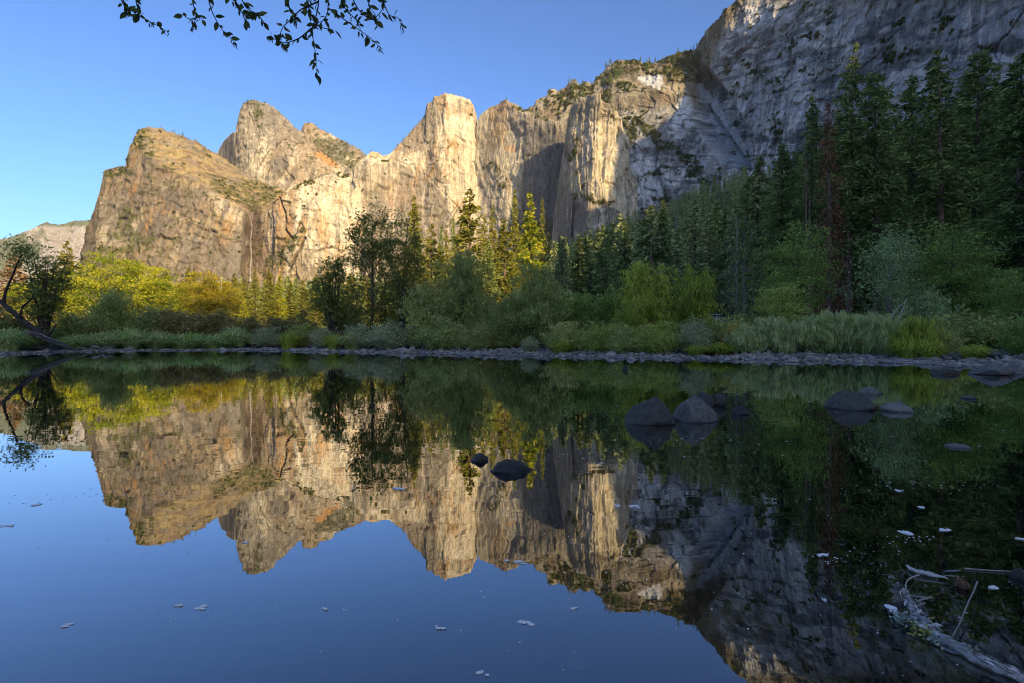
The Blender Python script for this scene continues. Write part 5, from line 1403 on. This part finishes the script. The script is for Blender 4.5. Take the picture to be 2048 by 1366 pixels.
# ------------------------------------------------------------------ things floating on the water
FOAM, nt, N, L, out = nodes("foam")
n1 = mapped_noise(N, L, (90, 90, 90), 3, 0.6)
cr_ = N("MixRGB"); cr_.inputs[1].default_value = (0.62, 0.62, 0.62, 1); cr_.inputs[2].default_value = (0.88, 0.88, 0.88, 1)
L(n1, cr_.inputs[0])
b_ = N("BsdfDiffuse"); L(cr_.outputs[0], b_.inputs[0]); L(b_.outputs[0], out.inputs[0])

def foam_patch(seed, px, py, wpx, hpx, label):
    d = CH * F / (py - HZ)
    r = np.random.default_rng(seed)
    sx = wpx / F * d / 2
    sy = min(hpx / F * d / 2 * d / CH, sx * 1.6)
    mb = MB()
    nb = int(r.integers(4, 8))
    for k in range(nb):
        cx, cy = r.normal(size=2) * 0.42 * np.array((sx, sy))
        rx, ry = r.uniform(0.25, 0.6) * sx, r.uniform(0.25, 0.6) * sy
        a = np.arange(14) / 14 * 6.2832
        q = 1 + r.normal(size=14) * 0.12
        rings = []
        for f, z in ((1.0, 0.0008 + 0.0004 * k), (0.8, 0.004 + 0.0004 * k), (0.4, 0.006 + 0.0004 * k)):
            rings.append(np.stack((cx + rx * f * q * np.cos(a), cy + ry * f * q * np.sin(a), np.full(14, z)), -1))
        V = np.concatenate(rings + [np.array([[cx, cy, 0.0065 + 0.0004 * k]])])
        Q = grid_quads(3, 14, wrap=True)
        T = np.stack((np.arange(14) + 28, (np.arange(14) + 1) % 14 + 28, np.full(14, 42)), -1)
        mb.add(V, Q, T)
    o = link("foam_patch", mb.mesh("foam_patch", [FOAM], True), loc=((px - CX) / F * d, d, 0.0))
    tag(o, label, "foam", "foam patches on the water")
for i, (px, py, w, h, lab) in enumerate(((398, 1217, 26, 11, "widest foam patch on the blue water at the left"), (134, 1252, 24, 9, "foam patch at the far left of the blue water"), (1050, 1247, 34, 12, "foam patch in the bottom centre of the picture"), (879, 1257, 18, 6, "small foam patch left of the bottom centre one"), (650, 1218, 12, 7, "tiny round foam patch between the widest and the bottom centre ones"), (964, 1347, 22, 14, "foam patch at the bottom edge of the picture"), (358, 1212, 18, 6, "small foam fleck left of the widest foam patch"), (1033, 1124, 36, 7, "long foam streak at the tip of the crest's reflection"), (1265, 1013, 24, 5, "foam streak right of the tower's reflection"), (1236, 1012, 14, 4, "small foam fleck beside the streak by the tower's reflection"), (75, 1010, 28, 4, "thin foam streak at the left edge, upper one"), (20, 1052, 30, 4, "thin foam streak at the left edge, lower one"), (800, 977, 40, 4, "thin foam streak over the reflection of the long wall"), (1809, 1064, 26, 14, "bright foam patch right of centre in the dark water"), (1891, 1061, 26, 7, "flat foam patch right of the bright one in the dark water"), (1782, 1213, 36, 22, "largest foam patch, left of the floating branch"), (1652, 1111, 28, 7, "foam patch alone in the dark rock reflection"), (1650, 1201, 10, 6, "tiny foam patch below the lone one"), (1844, 1016, 14, 4, "small foam fleck above the bright foam patch"), (1798, 982, 14, 4, "foam fleck left of the group of flecks at the right"), (1990, 1177, 20, 6, "foam patch near the right edge above the branch"), (2040, 1078, 20, 4, "foam fleck cut by the right edge"), (490, 1085, 14, 4, "foam fleck by the dome's reflection"), (1150, 1218, 16, 5, "faint foam fleck above the bottom centre patch"))):
    foam_patch(700 + i, px, py, w, h, lab)
# countless small flecks
r4 = np.random.default_rng(77)
mb = MB()
for k in range(430):
    if k % 5 < 2:
        px = r4.uniform(0, 2048) if r4.random() < 0.45 else r4.uniform(900, 2048); py = 712 + (r4.random() ** 1.3) * 640
    else:
        u_ = r4.random(); j_ = int(r4.integers(7))
        a_, b_ = (((900, 760), (1500, 735)), ((1100, 905), (1560, 870)), ((1500, 1000), (2040, 960)), ((300, 1230), (720, 1205)), ((1450, 775), (2040, 850)), ((1640, 1120), (1900, 1060)), ((20, 1000), (380, 985)))[j_]
        px = a_[0] + (b_[0] - a_[0]) * u_ + r4.normal() * 26; py = a_[1] + (b_[1] - a_[1]) * u_ + r4.normal() * 5 + 8 * math.sin(u_ * 9)
    if py < 705 or py > 1366: continue
    d = CH * F / (py - HZ)
    if d > WYat(px) - 1: continue
    s = r4.uniform(1.2, 4.5) / F * d * 0.5
    a = np.arange(6) / 6 * 6.28
    rx, ry = s * r4.uniform(.7, 1.5), s * r4.uniform(.7, 1.6)
    V = np.concatenate((np.stack(((px - CX) / F * d + rx * np.cos(a), d + ry * np.sin(a), np.full(6, 0.0008)), -1), [[(px - CX) / F * d, d, 0.003]]))
    mb.add(V, None, np.stack((np.arange(6), (np.arange(6) + 1) % 6, np.full(6, 6)), -1))
tag(link("debris", mb.mesh("debris", [FOAM], True)), "tiny pale flecks and specks scattered over the river", "flecks", kind="stuff")

# floating branch with lichen at the lower right
def S(px, py, z=0.012):
    d = (CH - z) * F / (py - HZ)
    return np.array(((px - CX) / F * d, d, z))
BARKY = stone_mat("lichened_bark", (0.32, 0.285, 0.26), (0.72, 0.69, 0.66), (0.60, 0.58, 0.55), 18)
LICH = stone_mat("lichen", (0.30, 0.38, 0.30), (0.46, 0.54, 0.45), (0.40, 0.46, 0.38), 40)
LICHY = stone_mat("yellow_lichen", (0.36, 0.33, 0.05), (0.50, 0.46, 0.10), (0.42, 0.40, 0.10), 40)
PALELEAF = stone_mat("bleached_leaf", (0.17, 0.175, 0.19), (0.26, 0.265, 0.28), (0.22, 0.225, 0.24), 30)
r5 = np.random.default_rng(55)
b0 = S(1816, 1196)
root = link("floating_branch", None, loc=b0)
tag(root, "flaky bark covered branch with pale lichen floating at the lower right corner", "branch")
pth = smooth_path([S(*q) - b0 for q in ((1812, 1190, .015), (1824, 1214, .02), (1838, 1240, .025), (1862, 1262, .025), (1898, 1288, .02), (1950, 1318, .02), (2010, 1346, .015), (2080, 1374, .01), (2200, 1420, .0))], 40)
V, Q, T = tube(pth, [0.010, 0.017, 0.019, 0.017, 0.014, 0.013, 0.012, 0.011], 10)
V = V + (fbm(V[:, 0:1] * 40, V[:, 1:2] * 40, V[:, 2:3] * 40, 3, 5) - 0.5) * 0.02
link("wood", make_mesh("wood", V, Q, T, mats=[BARKY], smooth=True), root)
mb = MB()
for k in range(230):                       # loose bark flakes
    i = int(39 * r5.random() ** 1.2)
    c = pth[i] + r5.normal(size=3) * (0.016, 0.016, 0.005) + (0, 0, 0.018)
    t = pth[min(39, i + 1)] - pth[max(0, i - 1)]
    V, Q = leaf_quads(r5, c[None], (rot_to(t[None]) + r5.normal(size=(1, 3)) * 0.35 * (1, 1, .3)), r5.uniform(0.03, 0.08), r5.uniform(0.008, 0.02))
    mb.add(V, Q, tint=r5.random())
for q in (((1820, 1192), (1868, 1196)), ((1828, 1214), (1850, 1206)), ((1812, 1198), (1800, 1190)), ((1822, 1206), (1862, 1194))):
    mb.tube(smooth_path([S(*q[0], .02) - b0, S((q[0][0] + q[1][0]) / 2, (q[0][1] + q[1][1]) / 2, .035) - b0, S(*q[1], .03) - b0], 5), [0.006, 0.003], 5)
link("bark_flakes", mb.mesh("bark_flakes", [BARKY]), root)
for nm, mt, spots in (("lichen_tuft", LICH, ((1808, 1234, 0.03, 60), (1822, 1240, 0.035, 80), (1800, 1230, 0.02, 30), (1868, 1278, 0.02, 30), (1934, 1292, 0.015, 15))), ("yellow_lichen", LICHY, ((1838, 1262, 0.03, 50), (1868, 1264, 0.02, 30), (1850, 1255, .02, 20)))):
    for px, py, sg, n in spots:
        mb = MB()
        C = S(px, py, .03) - b0 + r5.normal(size=(n, 3)) * (sg, sg, sg * .35)
        V, Q = leaf_quads(r5, C, r5.normal(size=(n, 3)) * (1, 1, .4), 0.022, 0.012); mb.add(V, Q, tint=np.repeat(r5.random(n), 4))
        link(nm, mb.mesh(nm, [mt]), root)
def oval_leaf(px, py, ln, wd, ang, z=0.004):
    u = np.linspace(-1, 1, 9)
    w = np.sqrt(np.maximum(0, 1 - u ** 2)) * wd / 2
    ca_, sa_ = math.cos(ang), math.sin(ang)
    pts = []
    for sgn in (-1, 0, 1):
        x = u * ln / 2; y = w * sgn
        pts.append(np.stack((x * ca_ - y * sa_, x * sa_ + y * ca_, np.full(9, z + (0.004 if sgn == 0 else 0))), -1))
    return np.concatenate(pts), grid_quads(3, 9)
for i, (px, py, ln, wd, an, lab) in enumerate(((1880, 1292, 0.075, 0.04, -0.9, "bleached oval leaf under the floating branch, left one"), (1903, 1303, 0.08, 0.045, -0.9, "bleached oval leaf under the floating branch, right one"), (1905, 1143, 0.11, 0.02, 0.1, "narrow bleached leaf behind the bark piece"), (1862, 1238, 0.05, 0.02, .4, "small yellowed leaf right of the branch's lichen"))):
    V, Q = oval_leaf(px, py, ln, wd, an)
    tag(link("floating_leaf", make_mesh("floating_leaf", V, Q, mats=[PALELEAF if i != 3 else LICHY], smooth=True), loc=S(px, py, 0.001)), lab, "leaf", "leaves floating by the branch")
# bark piece with a cone
b1 = S(1820, 1138)
pb = smooth_path([S(*q) - b1 for q in ((1814, 1133, .008), (1828, 1144, .01), (1848, 1148, .012), (1872, 1152, .012), (1896, 1160, .008))], 16)
V, Q, T = tube(pb, [0.008, 0.022, 0.024, 0.018, 0.005], 8)
V[:, 2] = V[:, 2] * 0.45 + 0.005
V = V + (fbm(V[:, 0:1] * 60, V[:, 1:2] * 60, V[:, 2:3] * 60, 3, 9) - 0.5) * 0.015
o = link("bark_piece", make_mesh("bark_piece", V, Q, T, mats=[BARKY], smooth=True), loc=b1)
tag(o, "flat piece of bark floating above the lichened branch", "bark")
cb = S(1925, 1168, .02)
mb = MB()
ax = rot_to((S(1936, 1176) - S(1908, 1160))[None])[0]
e1 = rot_to(np.cross(ax, (0, 0, 1.0))[None])[0]; e2 = np.cross(ax, e1)
ph = np.arange(120) * 2.39996
tt = np.arange(120) / 120
rc = 0.022 * np.sin(np.pi * (0.12 + 0.85 * tt)) ** 0.8
C = ax * (tt[:, None] - .5) * 0.085 + rc[:, None] * (np.cos(ph)[:, None] * e1 + np.sin(ph)[:, None] * e2)
D = (np.cos(ph)[:, None] * e1 + np.sin(ph)[:, None] * e2) - 0.6 * ax
V, Q = leaf_quads(r5, C, D, 0.02, 0.014); mb.add(V, Q, tint=np.repeat(r5.random(120), 4))
mb.tube([ax * -0.042, ax * 0.0, ax * 0.042], [0.008, 0.014, 0.006], 6)
tag(link("pine_cone", mb.mesh("pine_cone", [simple_mat("cone_scales", (0.16, 0.085, 0.05), (0.34, 0.20, 0.13), (60, 60, 60))]), loc=cb), "brown pine cone floating at the end of the bark piece", "pine cone")
for pts, lab in (([(1955, 1163, .05), (1946, 1188, .06), (1937, 1202, .06), (1930, 1220, .05), (1922, 1244, .04), (1903, 1276, .02)], "thin knobbly twig rising right from the floating branch"), ([(1838, 1150, .01), (1818, 1156, .03), (1810, 1168, .035), (1813, 1180, .03), (1816, 1188, .02)], "thin twig arching from the bark piece to the branch"), ([(1928, 1137, .006), (1965, 1140, .006), (2000, 1142, .006), (2048, 1145, .006), (2090, 1150, .004)], "long straight twig floating to the right edge"), ([(1888, 1151, .008), (1917, 1153, .008)], "short twig lying on the bark piece")):
    q0 = S(*pts[0])
    p_ = smooth_path([S(*q) - q0 for q in pts], 12)
    V, Q, T = tube(p_, [0.0042, 0.0035, 0.003], 6)
    tag(link("twig", make_mesh("twig", V, Q, T, mats=[BARK_PALE], smooth=True), loc=q0), lab, "twig", "twigs by the floating branch")

# ------------------------------------------------------------------ overhanging alder: trunk beside the viewer, twigs hanging into the top of the picture
TL = leaf_mat("twig_leaves", (0.016, 0.024, 0.008), (0.052, 0.060, 0.018), 0.35)
TBARK = simple_mat("twig_bark", (0.022, 0.018, 0.016), (0.055, 0.045, 0.04), (40, 40, 40))
Y0 = 3.1
al = link("overhanging_alder", None, loc=(-4.6, -1.4, 1.15))
tag(al, "alder beside the viewer whose leafy twigs hang into the top of the picture", "tree")
ab = np.array((-4.6, -1.4, 1.15))
mb = MB(); mb.tube(smooth_path([np.zeros(3), (0.2, 0.15, 1.4), (0.15, 0.5, 3.0), (0.4, 0.9, 5.2)], 12), [0.13, 0.11, 0.08, 0.04], 10)
link("trunk", mb.mesh("trunk", [BARK], True), al)
limb = [np.array((-4.45, -0.9, 4.15)), np.array((-3.6, 1.2, 4.2)), P(40, -160, Y0), P(250, -130, Y0), P(480, -120, Y0), P(640, -110, Y0), P(800, -105, Y0), P(900, -95, Y0)]
mb = MB(); mb.tube(smooth_path([q - ab for q in limb], 24), [0.05, 0.035, 0.02, 0.012, 0.006], 7)
link("limb", mb.mesh("limb", [BARK], True), al)
def Z5(x, y): return (200 + x / 3.151, y / 3.151)
TW = [([(120, -320), (135, -60), (150, 25), (190, 60), (250, 105), (310, 135), (370, 165), (425, 200)], 0.0, 26),
      ([(90, -330), (125, -40), (140, 20), (160, 45), (172, 85)], 0.05, 11), ([(215, -330), (222, -40), (228, 20), (240, 60), (245, 100)], -0.05, 14),
      ([(580, -350), (575, -40), (585, 20), (605, 90), (600, 130), (575, 175)], 0.1, 13), ([(600, 118), (560, 120), (520, 92)], 0.1, 4), ([(602, 100), (630, 110), (645, 120)], 0.1, 5),
      ([(660, -350), (680, -20), (700, 60), (730, 125), (770, 190), (800, 215), (858, 282)], 0.0, 12),
      ([(790, -370), (800, -20), (860, 10), (880, 60), (910, 100), (915, 155)], 0.0, 24), ([(830, -370), (880, -30), (920, 50), (975, 80), (1000, 95), (1038, 145)], 0.05, 20),
      ([(1370, -360), (1380, -30), (1375, 60), (1345, 150), (1335, 200), (1350, 290), (1365, 370), (1360, 440), (1380, 508)], 0.0, 30),
      ([(1374, 10), (1260, 60), (1200, 125), (1150, 170), (1130, 230), (1160, 300)], 0.02, 22), ([(1335, 175), (1260, 240), (1180, 270), (1140, 265), (1058, 230)], 0.02, 18),
      ([(1180, -350), (1185, -20), (1190, 50), (1220, 100), (1240, 150)], 0.05, 14), ([(1300, -350), (1310, -20), (1315, 40), (1330, 110)], 0.03, 14),
      ([(1430, -350), (1440, -20), (1435, 90), (1400, 135), (1345, 155)], -0.03, 14), ([(1437, 50), (1520, 110), (1600, 165), (1700, 235), (1780, 310)], 0.0, 26), ([(1345, 150), (1400, 175), (1480, 190)], 0, 7),
      ([(1500, -340), (1520, -20), (1540, 50), (1600, 110), (1630, 150)], 0.04, 18), ([(1570, -340), (1580, -20), (1640, 80), (1700, 120), (1740, 110), (1790, 50), (1775, -20)], 0.0, 18), ([(1700, 118), (1740, 125), (1770, 180)], 0, 5),
      ([(1740, -330), (1775, -20), (1800, 50), (1825, 100), (1880, 110), (1910, 185)], 0.0, 10), ([(1640, -340), (1680, -20), (1700, 50), (1690, 90)], 0.05, 10)]
r6 = np.random.default_rng(66)
for pts, dy, nl in TW:
    W3 = np.array([P(*Z5(*q), Y0 + dy) for q in pts]) - ab
    p_ = smooth_path(W3, 26)
    mb = MB()
    mb.tube(p_, [0.0045, 0.003, 0.0022, 0.0012], 5, m=0)
    cum = np.linspace(0, 1, 26)
    vis = np.where(p_[:, 2] + ab[2] < CH + (HZ + 60) / F * Y0)[0]
    i0 = int(vis[0]) if len(vis) else 0
    for k in range(nl):
        f = i0 + (25 - i0) * min(1, (k + r6.random()) / nl)
        i = min(24, int(f)); c = p_[i] + (p_[i + 1] - p_[i]) * (f - i)
        t = rot_to((p_[min(25, i + 1)] - p_[max(0, i - 1)])[None])[0]
        D = t * 0.5 + r6.normal(size=3) * (0.75, 0.55, 0.75) + (0, 0, -0.15)
        D = D / np.linalg.norm(D)
        ln = r6.uniform(0.020, 0.050); wd = ln * r6.uniform(0.42, 0.6)
        n_ = r6.normal(size=3) * (0.6, 0.3, 0.6) + (0, -0.9, 0.3); E = np.cross(D, n_); E /= np.linalg.norm(E); nn = np.cross(E, D)
        u = np.array((0, .12, .35, .62, .85, 1.0)); w = np.array((0.03, .62, 1.0, .9, .45, .02)) * wd / 2
        rows = []
        for sgn, lift in ((-1, 0.10), (0, 0), (1, 0.10)):
            rows.append(c + D * (0.006 + ln * u)[:, None] + E * (w * sgn)[:, None] + nn * (wd * lift * (abs(sgn)) - 0.18 * ln * u ** 2)[:, None])
        mb.add(np.concatenate(rows), grid_quads(3, 6), tint=r6.random(), m=1)
    if nl > 9:                               # catkins at the tip
        for k in range(4):
            c = p_[-1 - k] if k < 3 else p_[18]
            mb.tube([c, c + (r6.normal() * 0.004, 0, -0.012), c + (r6.normal() * 0.008, 0, -0.028)], [0.0022, 0.0028, 0.0012], 5, m=0)
    link("twig", mb.mesh("twig", [TBARK, TL], True), al)

# ------------------------------------------------------------------ a white van glimpsed through the trees
vb = np.array(((1437 - CX) / F * 128, 128.0, float(ground_z((1437 - CX) / F * 128, 128.0))))
van = link("parked_van", None, loc=vb + (0, 0, 1.2))
tag(van, "small white van glimpsed between the pointed willow and the pale thicket", "van")
WHITE_P = simple_mat("white_paint", (0.78, 0.78, 0.8), (0.8, 0.8, 0.82), (1, 1, 1), 0.35, 0.0, spec=0.5)
GLASS_D = simple_mat("dark_window", (0.02, 0.025, 0.03), (0.03, 0.03, 0.035), (1, 1, 1), 0.1, 0.0, spec=0.6)
TYRE = simple_mat("tyre", (0.02, 0.02, 0.02), (0.03, 0.03, 0.03), (9, 9, 9), 0.9)
prof = np.array([(-2.5, .45), (2.2, .45), (2.5, .6), (2.45, 1.0), (1.75, 1.25), (1.25, 1.95), (1.0, 2.05), (-2.35, 2.05), (-2.5, 1.9)])
n_ = len(prof)
V = np.concatenate([np.stack((prof[:, 0], np.full(n_, yy2), prof[:, 1]), -1) for yy2 in (-0.95, 0.95)] + [[(0, -0.95, 1.2), (0, 0.95, 1.2)]])
Q = np.stack((np.arange(n_), (np.arange(n_) + 1) % n_, (np.arange(n_) + 1) % n_ + n_, np.arange(n_) + n_), -1)
T = np.concatenate((np.stack(((np.arange(n_) + 1) % n_, np.arange(n_), np.full(n_, 2 * n_)), -1), np.stack((np.arange(n_) + n_, (np.arange(n_) + 1) % n_ + n_, np.full(n_, 2 * n_ + 1)), -1)))
link("body", make_mesh("body", V, Q, T, mats=[WHITE_P]), van)
for x0, x1 in ((-2.1, -0.9), (-0.7, 0.4), (0.5, 1.35)):
    z1 = 1.85 if x1 < 1 else 1.8
    V = np.array([(x0, -0.955, 1.3), (x1, -0.955, 1.3), (x1 - (0.15 if x1 > 1 else 0), -0.955, z1), (x0, -0.955, z1)])
    V = np.concatenate((V, V + (0, -0.01, 0)))
    link("window", make_mesh("window", V, [(4, 5, 6, 7), (0, 1, 5, 4), (1, 2, 6, 5), (2, 3, 7, 6), (3, 0, 4, 7)], mats=[GLASS_D]), van)
for x in (-1.6, 1.6):
    for y in (-0.85, 0.85):
        mb = MB(); mb.tube([(x, y - 0.11, .34), (x, y - .10, .34), (x, y + 0.10, .34), (x, y + 0.11, .34)], [0.30, 0.34, 0.34, 0.30], 16)
        link("wheel", mb.mesh("wheel", [TYRE], True), van)

# ------------------------------------------------------------------ the valley's thin evening haze
hm, nt, N, L, out = nodes("haze")
pv = N("VolumePrincipled"); pv.inputs["Color"].default_value = (0.86, 0.91, 1.0, 1); pv.inputs["Density"].default_value = 0.000022; pv.inputs["Anisotropy"].default_value = 0.3
L(pv.outputs[0], out.inputs["Volume"])
hb = np.array([(x, y, z) for z in (-12, 1700) for y in (-9700, 9700) for x in (-9700, 9700)], float)
tag(link("haze", make_mesh("haze", hb, [(0, 2, 3, 1), (4, 5, 7, 6), (0, 1, 5, 4), (1, 3, 7, 5), (3, 2, 6, 7), (2, 0, 4, 6)], mats=[hm])), "thin evening haze filling the valley", "haze", kind="stuff")
